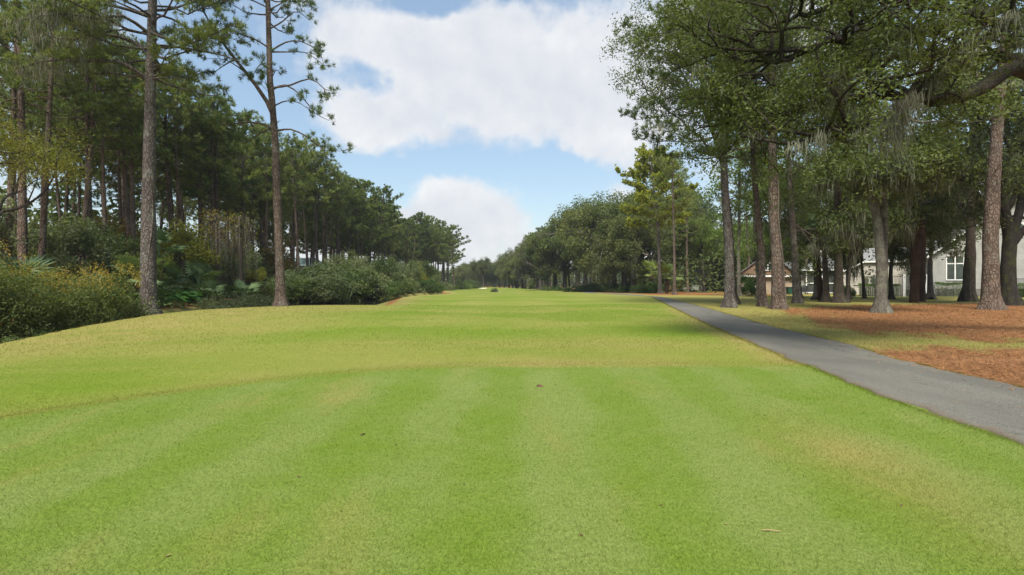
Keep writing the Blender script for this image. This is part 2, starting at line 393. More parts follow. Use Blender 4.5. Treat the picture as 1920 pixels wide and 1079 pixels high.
def bark_mat(name, dark, light, lichen=(0.2, 0.21, 0.15), lich=0.4, plate=8.5, stretch=0.42, bump=0.05):
    m, n = new_mat(name)
    p = n.node('ShaderNodeTexCoord').outputs['Object']
    q = n.mapping(p, (1, 1, stretch))
    wq = n.vm('ADD', q, n.vm('MULTIPLY', n.noise(p, 4.0, 4, color=True), (0.22, 0.22, 0.12)))
    vo = n.node('ShaderNodeTexVoronoi', feature='DISTANCE_TO_EDGE'); n.l.new(wq, vo.inputs['Vector']); vo.inputs['Scale'].default_value = plate
    crack = n.step(vo.outputs['Distance'], 0.0, 0.20)
    no = n.noise(n.mapping(p, (1, 1, 0.25)), 14, 5, 0.7)
    c = n.mix(no, dark, light)
    c = n.mix(crack, n.mix(1.0, c, (0.52, 0.50, 0.48), 'MULTIPLY'), c)
    c = n.mix(1.0, c, n.mix(n.step(n.noise(n.mapping(p, (1, 1, .45)), 2.6, 4, .65), .3, .7), (.68, .66, .66), (1.2, 1.18, 1.15)), 'MULTIPLY')
    lm = n.m('MULTIPLY', n.step(n.noise(p, 1.6, 5, 0.7), 0.48, 0.68), lich)
    c = n.mix(lm, c, lichen)
    inf = n.node('ShaderNodeObjectInfo').outputs['Random']
    c = n.mix(1.0, c, n.mix(inf, (0.8, 0.8, 0.82), (1.15, 1.1, 1.05)), 'MULTIPLY')
    bs = n.node('ShaderNodeBsdfPrincipled'); n.l.new(c, bs.inputs['Base Color'])
    bs.inputs['Roughness'].default_value = 0.92; bs.inputs['Specular IOR Level'].default_value = 0.15
    bp = n.node('ShaderNodeBump'); bp.inputs['Strength'].default_value = 0.9; bp.inputs['Distance'].default_value = bump
    n.l.new(n.m('ADD', n.m('MULTIPLY', crack, 0.8), n.m('MULTIPLY', no, 0.5)), bp.inputs['Height'])
    n.l.new(bp.outputs[0], bs.inputs['Normal'])
    n.l.new(bs.outputs[0], n.node('ShaderNodeOutputMaterial').inputs[0])
    return m

LEAFK = 1.6
def leaf_mat(name, c1, c2, c3=None, c3f=0.0, scale=0.9, transl=0.4, vary=0.25, spec=0.25):
    """foliage: clump-scale mix of two greens, a per-tree shift, an optional share of a third leaf colour"""
    m, n = new_mat(name)
    p = n.node('ShaderNodeTexCoord').outputs['Object']
    f = n.noise(p, scale, 3, 0.6); g = n.noise(p, 9.0, 2, 0.6)
    c = n.mix(n.step(n.m('ADD', n.m('MULTIPLY', f, 0.65), n.m('MULTIPLY', g, 0.35)), 0.33, 0.67), c1, c2)
    if c3: c = n.mix(n.step(n.m('ADD', n.m('MULTIPLY', n.noise(p, scale * 1.3, 3, 0.7), 0.6), n.m('MULTIPLY', n.noise(p, 13, 2), 0.4)), 0.62 - c3f * .35, 0.72 - c3f * .35), c, c3)
    c = n.mix(1.0, c, (LEAFK, LEAFK, LEAFK), 'MULTIPLY')
    inf = n.node('ShaderNodeObjectInfo').outputs['Random']
    c = n.mix(1.0, c, n.mix(inf, (1 - vary, 1 - vary * 0.8, 1 - vary), (1 + vary * 1.15, 1 + vary * .8, 1 + vary * 0.6)), 'MULTIPLY')
    bs = n.node('ShaderNodeBsdfPrincipled'); n.l.new(c, bs.inputs['Base Color'])
    bs.inputs['Roughness'].default_value = 0.6; bs.inputs['Specular IOR Level'].default_value = spec
    t1 = n.node('ShaderNodeBsdfTranslucent'); n.l.new(n.mix(1.0, c, (1.3, 1.25, 0.6), 'MULTIPLY'), t1.inputs[0])
    mx = n.node('ShaderNodeMixShader'); mx.inputs[0].default_value = transl
    n.l.new(bs.outputs[0], mx.inputs[1]); n.l.new(t1.outputs[0], mx.inputs[2])
    n.l.new(mx.outputs[0], n.node('ShaderNodeOutputMaterial').inputs[0])
    return m

M = {}
M['pine_bark'] = bark_mat('pine_bark', (0.105, 0.075, 0.058), (0.215, 0.170, 0.135), (0.20, 0.20, 0.16), 0.45)
M['pine_bark_grey'] = bark_mat('pine_bark_grey', (0.10, 0.085, 0.075), (0.21, 0.185, 0.16), (0.23, 0.24, 0.19), 0.55)
M['oak_bark'] = bark_mat('oak_bark', (0.06, 0.05, 0.042), (0.135, 0.115, 0.095), (0.12, 0.13, 0.07), 0.5, 16, 0.2, 0.03)
M['pale_bark'] = bark_mat('pale_bark', (0.12, 0.113, 0.09), (0.21, 0.20, 0.16), (0.24, 0.26, 0.19), 0.7, 18, 0.25, 0.012)
M['palm_bark'] = bark_mat('palm_bark', (0.060, 0.036, 0.024), (0.125, 0.078, 0.052), (0.13, 0.10, 0.07), 0.3, 8, 1.6, 0.04)
M['mossy_bark_shaded'] = bark_mat('mossy_bark_shaded', (0.034, 0.030, 0.024), (0.080, 0.070, 0.055), (0.07, 0.085, 0.02), 0.75, 18, 0.3, 0.03)  # moss-tinted bark, its base tones darkened to stand in for shaded limb undersides
M['pine'] = leaf_mat('pine_needles', (0.052, 0.080, 0.023), (0.108, 0.136, 0.039), (0.14, 0.10, 0.035), 0.14, vary=0.33)
M['pine_yellow'] = leaf_mat('pine_needles_yellow_green', (0.13, 0.155, 0.022), (0.24, 0.25, 0.036), vary=0.02)
M['oak'] = leaf_mat('live_oak_leaves', (0.034, 0.052, 0.015), (0.080, 0.100, 0.029), (0.12, 0.13, 0.05), 0.05, vary=0.18)
M['oak_olive'] = leaf_mat('olive_oak_leaves', (0.042, 0.056, 0.018), (0.092, 0.105, 0.032), (0.13, 0.13, 0.05), 0.08, vary=0.28)
M['oak_light'] = leaf_mat('light_oak_leaves', (0.05, 0.085, 0.016), (0.105, 0.145, 0.028), vary=0.15)
M['under'] = leaf_mat('understory_leaves', (0.030, 0.050, 0.016), (0.072, 0.098, 0.028), (0.16, 0.10, 0.02), 0.1, vary=0.35)
M['myrtle'] = leaf_mat('grey_green_leaves', (0.045, 0.062, 0.030), (0.105, 0.125, 0.055), (0.14, 0.12, 0.07), 0.08, vary=0.25)
M['autumn'] = leaf_mat('autumn_leaves', (0.085, 0.060, 0.018), (0.16, 0.100, 0.022), (0.08, 0.09, 0.02), 0.4, vary=0.3)
M['gold'] = leaf_mat('golden_green_leaves', (0.055, 0.075, 0.012), (0.13, 0.13, 0.018), (0.22, 0.12, 0.02), 0.12, vary=0.2)
M['vine'] = leaf_mat('orange_vine_leaves', (0.10, 0.10, 0.018), (0.19, 0.15, 0.025), (0.20, 0.085, 0.022), 0.25, scale=1.6)
M['bush'] = leaf_mat('olive_bush_leaves', (0.036, 0.054, 0.015), (0.088, 0.105, 0.025), (0.15, 0.085, 0.025), 0.10, scale=1.5, vary=0.1)
M['hedge'] = leaf_mat('hedge_leaves', (0.030, 0.055, 0.014), (0.075, 0.12, 0.026), vary=0.15)
M['palmetto'] = leaf_mat('palmetto_fronds', (0.030, 0.060, 0.026), (0.075, 0.115, 0.045), vary=0.25, transl=0.2, spec=0.4)
M['palm_light'] = leaf_mat('palm_fronds_light', (0.085, 0.125, 0.03), (0.15, 0.19, 0.05), vary=0.15, transl=0.2, spec=0.4)
M['broadleaf'] = leaf_mat('broad_green_leaves', (0.035, 0.095, 0.018), (0.075, 0.17, 0.035), vary=0.2, spec=0.4)
M['moss'] = leaf_mat('spanish_moss', (0.070, 0.073, 0.050), (0.138, 0.140, 0.100), vary=0.2, transl=0.25, spec=0.05)
M['moss_pale'] = leaf_mat('pale_spanish_moss', (0.085, 0.090, 0.066), (0.155, 0.158, 0.118), vary=0.1, transl=0.3, spec=0.05)
M['straw'] = simple_mat('pine_straw_needles', (0.13, 0.058, 0.022), (0.36, 0.175, 0.070), 6, 0.85)
M['dead_vine'] = simple_mat('dead_vine_stems', (0.06, 0.048, 0.036), (0.125, 0.10, 0.075), 5, 0.9)

# ------------------------------------------------------------------ ground sheet
def spaced(*seg):
    out = []
    for a, b, st in seg: out += list(np.arange(a, b, st))
    return np.array(out)
xs = spaced((-2000, -400, 200), (-400, -80, 20), (-80, -32, 2), (-32, -5, 0.28), (-5, 26, 0.28), (26, 60, 1.0), (60, 100, 5), (100, 400, 20), (400, 2001, 200))
ys = spaced((-400, -40, 40), (-40, 2, 2), (2, 60, 0.28), (60, 130, 0.8), (130, 330, 4), (330, 700, 30), (700, 3001, 200))
XX, YY = np.meshgrid(xs, ys); nx_, ny_ = len(xs), len(ys)
gx, gy = XX.ravel(), YY.ravel()
gv = np.stack([gx, gy, gz(gx, gy)], 1)
i = (np.arange(ny_ - 1)[:, None] * nx_ + np.arange(nx_ - 1)[None]).ravel()
B = Buf(); B.add(gv, np.stack([i, i + 1, i + nx_ + 1, i + nx_], 1), True)
te, ta, st = masks(gx, gy)
obj('ground', B.mesh('ground', gm, dict(tee=te, tan=ta, straw=st)), kind='structure')

# lagoon water
wm, n = new_mat('lagoon_water')
bs = n.node('ShaderNodeBsdfPrincipled'); bs.inputs['Base Color'].default_value = (0.012, 0.013, 0.008, 1)
bs.inputs['Roughness'].default_value = 0.10; bs.inputs['Specular IOR Level'].default_value = 0.35
pos = n.node('ShaderNodeNewGeometry').outputs['Position']
bp = n.node('ShaderNodeBump'); bp.inputs['Strength'].default_value = 0.12; bp.inputs['Distance'].default_value = 0.02
n.l.new(n.noise(n.mapping(pos, (1, .5, 1)), 3.0, 3), bp.inputs['Height']); n.l.new(bp.outputs[0], bs.inputs['Normal'])
n.l.new(bs.outputs[0], n.node('ShaderNodeOutputMaterial').inputs[0])
yy = np.arange(-30, 92, 1.0)
vv = []; ff = []
for k, y_ in enumerate(yy):
    zz = WATER_Z
    vv += [(far_x(y_) - 0.3, y_, zz), (near_x(y_) + 0.3, y_, zz)]
    if k: ff.append((2 * k - 2, 2 * k - 1, 2 * k + 1, 2 * k))
B = Buf(); B.add(vv, ff); obj('lagoon_water', B.mesh('lagoon_water', wm), kind='structure')

# cart path: a slab with ragged edges
yy = spaced((-5, 60, 0.16), (60, 119, 1.0)); rg = np.random.default_rng(4)
cols = 13; vv = []; ff = []; ed = []
def wob(y, s): return 0.035 * np.sin(y * 2.1 + s) + 0.03 * np.sin(y * 5.7 + 2 * s) + rg.normal(0, .014, len(y))
l = path_left(yy) + wob(yy, 0.3); r = path_right(yy) + wob(yy, 1.9)
for j in range(cols):
    t = [0, .008, .03, .1, .25, .4, .5, .6, .75, .9, .97, .992, 1][j]; x_ = l + (r - l) * t
    crown = 0.028 + 0.022 * (1 - (2 * t - 1) ** 2)
    if j in (0, cols - 1): crown = -0.05
    if j in (1, cols - 2): crown = 0.006
    vv.append(np.stack([x_, yy, gz(x_, yy) + crown], 1)); ed.append(np.full(len(yy), abs(2 * t - 1) ** 3))
V = np.concatenate(vv); ny = len(yy)
for j in range(cols - 1):
    a = np.arange(ny - 1) + j * ny; ff.append(np.stack([a, a + ny, a + ny + 1, a + 1], 1))
B = Buf(); B.add(V, np.concatenate(ff), True)
obj('cart_path', B.mesh('cart_path', path_m, dict(edge=np.concatenate(ed))), kind='structure')

# sand bunkers far down the fairway
M['sand'] = simple_mat('bunker_sand', (0.55, 0.48, 0.36), (0.68, 0.60, 0.46), 3, 0.95)
for k, (px, py, rx, ry) in enumerate(((905, 541.3, 1.5, 5), (932, 547.8, 0.8, 1.6))):
    c0 = G(px, py); th = np.linspace(0, 2 * math.pi, 24, endpoint=False)
    rr = 1 + 0.15 * np.sin(3 * th + k)
    x_ = c0[0] + rx * rr * np.cos(th); y_ = c0[1] + ry * rr * np.sin(th)
    B = Buf(); B.add(np.vstack([np.stack([x_, y_, gz(x_, y_) + 0.04], 1), [[c0[0], c0[1], c0[2] + 0.03]]]),
                     [(a, (a + 1) % 24, 24) for a in range(24)])
    obj('sand_bunker', B.mesh('sand_bunker', M['sand']), kind='structure')

# ------------------------------------------------------------------ foliage builders
def needles(buf, C, D, rng, per=12, ln=(0.2, 0.34), wd=0.03):
    """tufts of needles: thin triangles radiating from twig ends C along D"""
    C = np.repeat(np.asarray(C, float), per, 0); D = np.repeat(np.asarray(D, float), per, 0)
    n = len(C); r = nrm(rng.normal(size=(n, 3)))
    d = nrm(D * 0.55 + r * 0.9 + np.array([0, 0, 0.25]))
    L = rng.uniform(ln[0], ln[1], n)[:, None]
    s = nrm(np.cross(d, nrm(rng.normal(size=(n, 3))))) * (wd * rng.uniform(0.7, 1.3, n)[:, None])
    b = C + rng.normal(0, 0.05, (n, 3))
    v = np.stack([b - s * 0.5, b + s * 0.5, b + d * L], 1).reshape(-1, 3)
    buf.add(v, np.arange(n * 3).reshape(-1, 3))

def leaves(buf, C, rng, per=30, sig=0.3, size=(0.08, 0.16), flat=0.75, upb=0.5):
    """leaf diamonds scattered round twig ends"""
    C = np.repeat(np.asarray(C, float), per, 0); n = len(C)
    off = rng.normal(0, 1, (n, 3)); off *= sig * np.minimum(1, 1.7 / (np.linalg.norm(off, axis=1, keepdims=True) + 1e-6))
    off[:, 2] *= flat
    c = C + off
    nr = nrm(rng.normal(size=(n, 3)) + np.array([0, 0, upb])); a = nrm(np.cross(nr, rng.normal(size=(n, 3)))); b = np.cross(nr, a)
    s = rng.uniform(size[0], size[1], n)[:, None]
    v = np.stack([c - a * s, c + b * s * 0.5 - nr * s * .12, c + a * s, c - b * s * 0.5 - nr * s * .12], 1).reshape(-1, 3)
    buf.add(v, np.arange(n * 4).reshape(-1, 4))

def moss_clumps(buf, pts, rng, ln=(0.4, 1.3), per=14, wd=0.02, spread=0.16):
    """Spanish moss: bundles of thin tapering strands hanging from pts"""
    for p in pts:
        L0 = rng.uniform(*ln); k = per
        b = p + rng.normal(0, spread, (k, 3)) * np.array([1, 1, 0.25])
        L = L0 * rng.uniform(0.35, 1.0, k)
        sw = rng.normal(0, 0.10, (k, 3)); sw[:, 2] = 0
        th = rng.uniform(0, math.pi, k); s = np.stack([np.cos(th), np.sin(th), np.zeros(k)], 1)
        rows = []
        for q, wq in ((0, 0.6), (0.3, 1.0), (0.65, 0.75), (1.0, 0.08)):
            c = b - np.stack([0 * L, 0 * L, L * q], 1) * 1.0 + sw * (q ** 1.5) * L0 + rng.normal(0, .035 * min(1, L0), (k, 3))
            rows += [c - s * wd * wq, c + s * wd * wq]
        v = np.stack(rows, 1).reshape(-1, 3); o = np.arange(k)[:, None, None] * 8
        f = np.array([[0, 1, 3, 2], [2, 3, 5, 4], [4, 5, 7, 6]])[None] + o
        buf.add(v, f.reshape(-1, 4))

def trunk_radius(z, H, r0):
    t = np.clip(z / H, 0, 1)
    return r0 * (1 - 0.72 * t ** 0.9) * (1 + 0.42 * np.exp(-z / 0.45)) + 0.015

def pine_limb(wood, tufts, tdirs, pts, r0, rng, start=0.35, dens=3.2, sub=(0.5, 1.5), ntuft=5, k=5):
    """one limb with side twigs carrying needle tufts on its outer part"""
    pts = np.asarray(pts, float); n = len(pts)
    seg = np.linalg.norm(np.diff(pts, axis=0), axis=1); L = seg.sum()
    tube(wood, pts, np.linspace(r0, max(0.012, r0 * 0.2), n), k)
    m = max(3, int(L * dens * (1 - start)))
    for t in np.linspace(start, 1.0, m):
        t = min(1.0, max(0.05, t + rng.uniform(-.04, .04)))
        f = t * (n - 1); i = min(int(f), n - 2); p = pts[i] + (pts[i + 1] - pts[i]) * (f - i)
        ax = nrm(pts[i + 1] - pts[i])
        side = nrm(np.cross(ax, [0, 0, 1.0]) + 1e-6) * rng.choice([-1, 1])
        d = nrm(ax * rng.uniform(.3, 1.0) + side * rng.uniform(.3, 1.1) + np.array([0, 0, rng.uniform(0.0, 0.75)]))
        l2 = rng.uniform(*sub) * (1.15 - 0.5 * t) * min(1.0, L / 2.5 + .2)
        q = p + d * l2 * 0.5 + np.array([0, 0, -0.04 * l2]); e = p + d * l2 + np.array([0, 0, 0.10 * l2])
        tube(wood, [p, q, e], [0.022, 0.016, 0.008], 3)
        for u in np.linspace(0.45, 1.0, ntuft):
            c = p + (e - p) * u + rng.normal(0, 0.15, 3)
            tufts.append(c); tdirs.append(d)

def pine(seed, H=22.0, cb=0.55, spread=4.0, r0=0.3, nprim=40, per=12, wd=0.035, ln=(0.2, 0.34), path=None, limbs=(),
         ktr=9, ntuft=5, dens=3.2, sub=(0.5, 1.5), dead=3, only_above=None, moss=0, vine=False, stemw=1.0):
    rng = np.random.default_rng(seed); wood = Buf(); tufts = []; td = []
    zz = np.concatenate([[0, .12, .3, .6, 1.0], np.linspace(1.8, H, 22)])
    if path is None:
        a = rng.uniform(0, 6.28); amp = rng.uniform(0.1, 0.55); ph = rng.uniform(0, 6.28)
        lean = rng.normal(0, 0.018, 2)
        px_ = lean[0] * zz + amp * (np.sin(zz / H * 3.3 + ph) - math.sin(ph)) * math.cos(a)
        py_ = lean[1] * zz + amp * (np.sin(zz / H * 3.3 + ph) - math.sin(ph)) * math.sin(a)
    else:
        pa = np.asarray(path, float)
        px_ = np.interp(zz, pa[:, 2], pa[:, 0]); py_ = np.interp(zz, pa[:, 2], pa[:, 1])
    T = np.stack([px_, py_, zz], 1); T[0, 2] = -0.25
    rad = trunk_radius(zz, H, r0) * (1 + rng.normal(0, 0.03, len(zz)))
    tube(wood, T, rad, ktr, 0.5, seed)
    at = lambda z: np.array([np.interp(z, zz, px_), np.interp(z, zz, py_), z])
    z0 = H * cb if only_above is None else only_above
    ang = rng.uniform(0, 6.28)
    for i in range(nprim):
        t = (i + rng.uniform(-.3, .3)) / nprim; t = min(max(t, 0), 1)
        z = z0 + (H - z0) * t ** 0.9
        ang += 2.4 + rng.uniform(-.5, .5)
        prof = (0.55 + 0.45 * math.sin(min(1, t * 1.9 + 0.25) * math.pi / 2)) * (1.05 - t ** 2.2 * 0.85)
        L = spread * prof * rng.uniform(0.55, 1.1)
        d = np.array([math.cos(ang), math.sin(ang), 0]); up = 0.10 + 0.75 * t + rng.uniform(-.22, .22)
        p0 = at(min(z, H * .985)); n = 6; s = np.linspace(0, 1, n)[:, None]
        pts = p0 + d * L * s + np.array([0, 0, 1.0]) * L * (up * s * 0.55 + (0.10 * s ** 2 if t > .3 else -0.18 * s * (1 - s) * 2))
        pts[1:] += rng.normal(0, 0.07 * L / 3, (n - 1, 3))
        pine_limb(wood, tufts, td, pts, max(0.02, stemw * r0 * 0.20 * (1 - 0.6 * t)), rng, 0.28 if t > .35 else 0.42, dens, sub, ntuft)
    for lp in limbs:
        pine_limb(wood, tufts, td, lp['pts'], lp.get('r', 0.07), rng, lp.get('start', 0.4), lp.get('dens', dens), lp.get('sub', sub), ntuft)
    for _ in range(dead):
        z = rng.uniform(0.3, cb) * H; a = rng.uniform(0, 6.28); L = rng.uniform(0.5, 1.9)
        d = np.array([math.cos(a), math.sin(a), rng.uniform(-.1, .35)])
        tube(wood, [at(z), at(z) + d * L * .5, at(z) + d * L + np.array([0, 0, rng.uniform(-.15, .2)])], [0.045, 0.03, 0.01], 4)
    top = at(H); tufts += [top + rng.normal(0, .25, 3) for _ in range(8)]; td += [np.array([0, 0, 1.0])] * 8
    crown = Buf(); needles(crown, tufts, td, rng, per, ln, wd)
    mo = None
    if moss:
        mo = Buf(); tp = np.array(tufts); low = tp[tp[:, 2] < np.percentile(tp[:, 2], 45)]
        moss_clumps(mo, low[rng.integers(0, len(low), moss)] - [0, 0, .1], rng, (0.5, 1.8), 16, 0.022, 0.22)
    return wood, crown, mo, at

def oak_branch(wood, tips, p, d, r, L, depth, rng, droop=0.0, nch=(2, 4), k=6, wander=0.22, rec=None):
    n = 5; pts = [np.array(p, float)]; d = nrm(d)
    for i in range(n):
        d = nrm(d + rng.normal(0, wander, 3) + np.array([0, 0, 0.05 - droop * (i / n)]))
        pts.append(pts[-1] + d * L / n)
    pts = np.array(pts); tube(wood, pts, np.linspace(r, max(0.008, r * 0.55), n + 1), k)
    if rec is not None: rec.append(pts)
    if depth == 0:
        for q in (2, 3, 4, 5): tips.append(pts[q])
        return
    m = rng.integers(nch[0], nch[1] + 1)
    for j in range(m):
        t = 1.0 if j == 0 else rng.uniform(0.35, 0.95)
        i = min(int(t * n), n - 1); q = pts[i] + (pts[i + 1] - pts[i]) * (t * n - i)
        ax = nrm(pts[i + 1] - pts[i]); sd = nrm(np.cross(ax, rng.normal(size=3)))
        nd = nrm(ax * (0.9 if j == 0 else 0.5) + sd * rng.uniform(0.45, 0.95) + np.array([0, 0, rng.uniform(-.1, .35)]))
        oak_branch(wood, tips, q, nd, max(.01, r * (0.62 if j == 0 else 0.48)), L * rng.uniform(0.58, 0.8), depth - 1, rng, droop, nch, max(3, k - 1), wander, rec)

def oak(seed, th=3.0, r0=0.35, L=4.5, nl=5, depth=3, per=26, sig=0.42, size=(0.10, 0.19), droop=0.05, spread=1.0, trunk=None,
        moss=0, mossln=(0.4, 1.3), nch=(2, 4), updir=0.55, mosswd=0.022):
    rng = np.random.default_rng(seed); wood = Buf(); tips = []; rec = []
    if trunk is None:
        a = rng.normal(0, 0.12, 2); trunk = [(0, 0, 0), (a[0] * .5, a[1] * .5, th * .5), (a[0] * 2, a[1] * 2, th)]
    tp = spline(trunk, 10); tp[0, 2] = -0.25
    z = tp[:, 2]; tube(wood, tp, r0 * (1 - 0.25 * np.linspace(0, 1, 10)) * (1 + 0.55 * np.exp(-np.maximum(z, 0) / 0.35)), 11, 0.5, seed)
    top = tp[-1]; a0 = rng.uniform(0, 6.28)
    for i in range(nl):
        a = a0 + i * 6.283 / nl + rng.uniform(-.4, .4)
        d = np.array([math.cos(a) * spread, math.sin(a) * spread, rng.uniform(updir * .5, updir * 1.9)])
        st = tp[-1 - rng.integers(0, 3)]
        oak_branch(wood, tips, st, d, r0 * rng.uniform(.42, .62), L * rng.uniform(.8, 1.2), depth, rng, droop, nch, 6, 0.22, rec)
    oak_branch(wood, tips, top, (rng.normal(0, .2), rng.normal(0, .2), 1), r0 * .55, L * 1.0, depth, rng, 0.0, nch, 6, 0.2, rec)
    crown = Buf(); leaves(crown, tips, rng, per, sig, size)
    mo = None
    if moss:
        mo = Buf(); P_ = np.concatenate(rec); low = P_[P_[:, 2] < np.percentile(P_[:, 2], 55)]
        moss_clumps(mo, low[rng.integers(0, len(low), moss)], rng, mossln, 14, mosswd, 0.16)
    return wood, crown, mo, rec

def shrub(seed, rx=1.6, h=2.2, lobes=9, n=1500, size=(0.05, 0.10), stems=7, skirt=0.0, lr=(.28, .5)):
    """bush: uneven lobes of leaves on stems"""
    rng = np.random.default_rng(seed); crown = Buf(); wood = Buf(); pts = []
    for i in range(lobes):
        a = rng.uniform(0, 6.28); q = rng.uniform(0, 1) ** .6
        c = np.array([math.cos(a) * rx * q * .75, math.sin(a) * rx * q * .75, h * rng.uniform(skirt + .12, .84) * (1 - .25 * q)])
        rr = rng.uniform(*lr) * min(rx, h) * (1.0 if i else 1.2)
        m = int(n / lobes); u = nrm(rng.normal(size=(m, 3)))
        rad = rr * (0.45 + 0.62 * rng.uniform(0, 1, m) ** .5) * (1 + .28 * np.sin(u[:, 0] * 7 + i) * np.sin(u[:, 2] * 6 + 2 * i))
        p = c + u * rad[:, None] * np.array([1, 1, .85]); pts.append(p[p[:, 2] > 0.02])
        if i < stems: tube(wood, [np.array([rng.normal(0, .15), rng.normal(0, .15), -.1]), c * np.array([.6, .6, .5]), c], [.03, .02, .01], 4)
    leaves(crown, np.concatenate(pts), rng, 1, 0.04, size, 1, 0.6)
    # whip shoots breaking the outline
    sh = np.concatenate(pts); sh = sh[rng.integers(0, len(sh), 26)]
    tips = []
    for p in sh:
        d = nrm(p - np.array([0, 0, h * .35]) + rng.normal(0, .3, 3)); L = rng.uniform(.1, .32) * min(1.5, h / 1.6)
        for q in np.linspace(.2, 1, 5): tips.append(p + d * L * q)
    leaves(crown, tips, rng, 3, .05, size, 1, .4)
    return wood, crown

def frond_mesh(name, blades=17, L=0.75, stem=0.8, wd=0.045, droop=0.25, mat=None):
    """fan palm frond: stem along +Y rising, blades radiating"""
    b = Buf(); rng = np.random.default_rng(7)
    tube(b, [(0, 0, 0), (0, stem * .5, stem * .25), (0, stem, stem * .38)], [.018, .014, .01], 4)
    o = np.array([0, stem, stem * .38])
    for i in range(blades):
        a = (i / (blades - 1) - .5) * 2 * 2.0
        d = np.array([math.sin(a), math.cos(a), 0.22 + 0.1 * math.cos(a)]); l = L * (0.72 + .28 * math.cos(a * .8)) * rng.uniform(.9, 1.08)
        s = nrm(np.cross(d, [0, 0, 1])) * wd
        m = o + d * l * .5; e = o + d * l - np.array([0, 0, droop * l * rng.uniform(.4, 1.3)])
        b.add([o - s * .25, o + s * .25, m + s, m - s], [(0, 1, 2, 3)]); b.add([m - s, m + s, e], [(0, 1, 2)])
    return b.mesh(name, mat)

def place_tree(name, parts, loc, label, cat='tree', rotz=0.0, scale=1.0, group=None):
    t = thing(name, label, cat, tuple(float(q) for q in loc), rotz, scale, group)
    for nm, me, mat in parts:
        if me is not None: obj(nm, me, t, mat, 'stuff' if nm in ('hanging_moss', 'vine_stems') else None)
    return t

FROND = frond_mesh('frond', mat=M['palmetto'])
FROND_SMALL = frond_mesh('frond_small', 13, .5, .55, .04, .2, M['palmetto'])
PALM_TR = None
def palmetto(loc, label, group, n=13, trunk=0.0, scale=1.0, seed=0, mat=None, name='palmetto', r=0.16):
    rng = np.random.default_rng(seed); t = thing(name, label, 'palm', tuple(float(q) for q in loc), rng.uniform(0, 6.28), scale, group)
    if trunk > 0.05:
        b = Buf(); ln = rng.normal(0, .06, 2)
        pts = np.array([(0, 0, -.2), (ln[0], ln[1], trunk * .5), (ln[0] * 1.6, ln[1] * 1.6, trunk)]); p2 = spline(pts, 12)
        tube(b, p2, r * (1 + .12 * np.sin(np.arange(12) * 2.6)), 8); 
        # old leaf boots
        for i in range(int(trunk * 9)):
            z = trunk * rng.uniform(.35, 1); a = rng.uniform(0, 6.28); c = np.array([np.interp(z, p2[:, 2], p2[:, 0]), np.interp(z, p2[:, 2], p2[:, 1]), z])
            d = np.array([math.cos(a), math.sin(a), 0]); tube(b, [c + d * r * .8, c + d * (r + .08) + [0, 0, .12]], [.035, .012], 4)
        obj('trunk', b.mesh('palm_trunk', M['palm_bark']), t)
    for i in range(n):
        f = obj('frond', FROND, t, mat or M['palmetto'])
        f.location = (0, 0, trunk); el = rng.uniform(-.5, 1.15) if trunk > .5 else rng.uniform(.0, 1.1)
        f.rotation_euler = (el, rng.normal(0, .15), i * 2.4 + rng.uniform(-.3, .3)); f.scale = (rng.uniform(.8, 1.15),) * 3
    return t

# ------------------------------------------------------------------ left bank: the two big pines on the near bank
def to_local(base, pts): return [np.asarray(q) - base for q in pts]

b1 = G(278, 591); d1_ = b1[1]
lim = []
def L1(*pp, r=0.09, start=.4, dd=0.0, **kw):
    m = len(pp); lim.append(dict(pts=spline(to_local(b1, [P(x, y, d1_ + dd * i / (m - 1)) for i, (x, y) in enumerate(pp)]), 9), r=r, start=start, **kw))
L1((272, 148), (250, 130), (215, 114), (150, 116), (95, 112), (40, 128), r=.13, dd=-2.5)
L1((272, 98), (255, 82), (220, 68), (175, 64), (130, 75), (70, 60), r=.12, dd=-1.5)
L1((284, 88), (320, 87), (370, 95), (420, 105), (455, 118), r=.10, start=.55, dd=1.5, dens=1.5)
L1((284, 62), (310, 72), (345, 84), (385, 70), (430, 50), r=.09, dd=-1)
L1((284, 148), (300, 147), (330, 146), (360, 147), r=.07, start=.9, dens=.6)
L1((284, 145), (298, 140), (312, 134), r=.06, start=.95, dens=.5)
L1((276, 30), (240, 18), (200, 10), (150, 12), (90, 20), r=.11, dd=-3)
L1((278, 20), (320, 18), (370, 2), (420, -5), r=.10, dd=2)
L1((276, 60), (230, 30), (180, 35), (110, 25), (30, 40), r=.1, dd=-4)
w_, c_, m_, _ = pine(11, H=25, cb=.5, spread=5.6, r0=.40, nprim=60, per=24, wd=.036, ln=(.2, .38), limbs=lim, only_above=13.0, ktr=14,
                     path=[(0, 0, 0), (.02, 0, 6), (.05, .1, 12), (.2, .3, 25)], dens=3.4, dead=2, moss=0, ntuft=5)
mo = Buf(); rg = np.random.default_rng(5)
for lm_ in (lim[0], lim[1], lim[6], lim[8]):
    p_ = lm_['pts'][4:]; q_ = np.repeat(p_, 5, 0) + rg.normal(0, .4, (len(p_) * 5, 3)) * [1, 1, .3]
    moss_clumps(mo, q_, rg, (.35, 1.5), 16, .014, .2)
# knots and a climbing vine stem on the trunk
vine = Buf()
vz = np.linspace(0, 7.6, 30); va = .6 + .5 * np.sin(vz * .8) + vz * .05
vr = trunk_radius(vz, 25, .40) + .02
tube(vine, np.stack([vr * np.cos(va), -vr * np.sin(va) * .9, vz], 1), .035, 5)
t = place_tree('pine_tree', [('trunk', w_.mesh('pine_trunk', M['pine_bark_grey']), None), ('crown', c_.mesh('pine_crown', M['pine']), None),
      ('hanging_moss', mo.mesh('moss', M['moss']), None), ('vine_stem', vine.mesh('vine_stem', M['pine_bark_grey']), None)], b1,
      'thick grey-barked pine standing on the grass edge beside the yellowing bushes', 'tree')

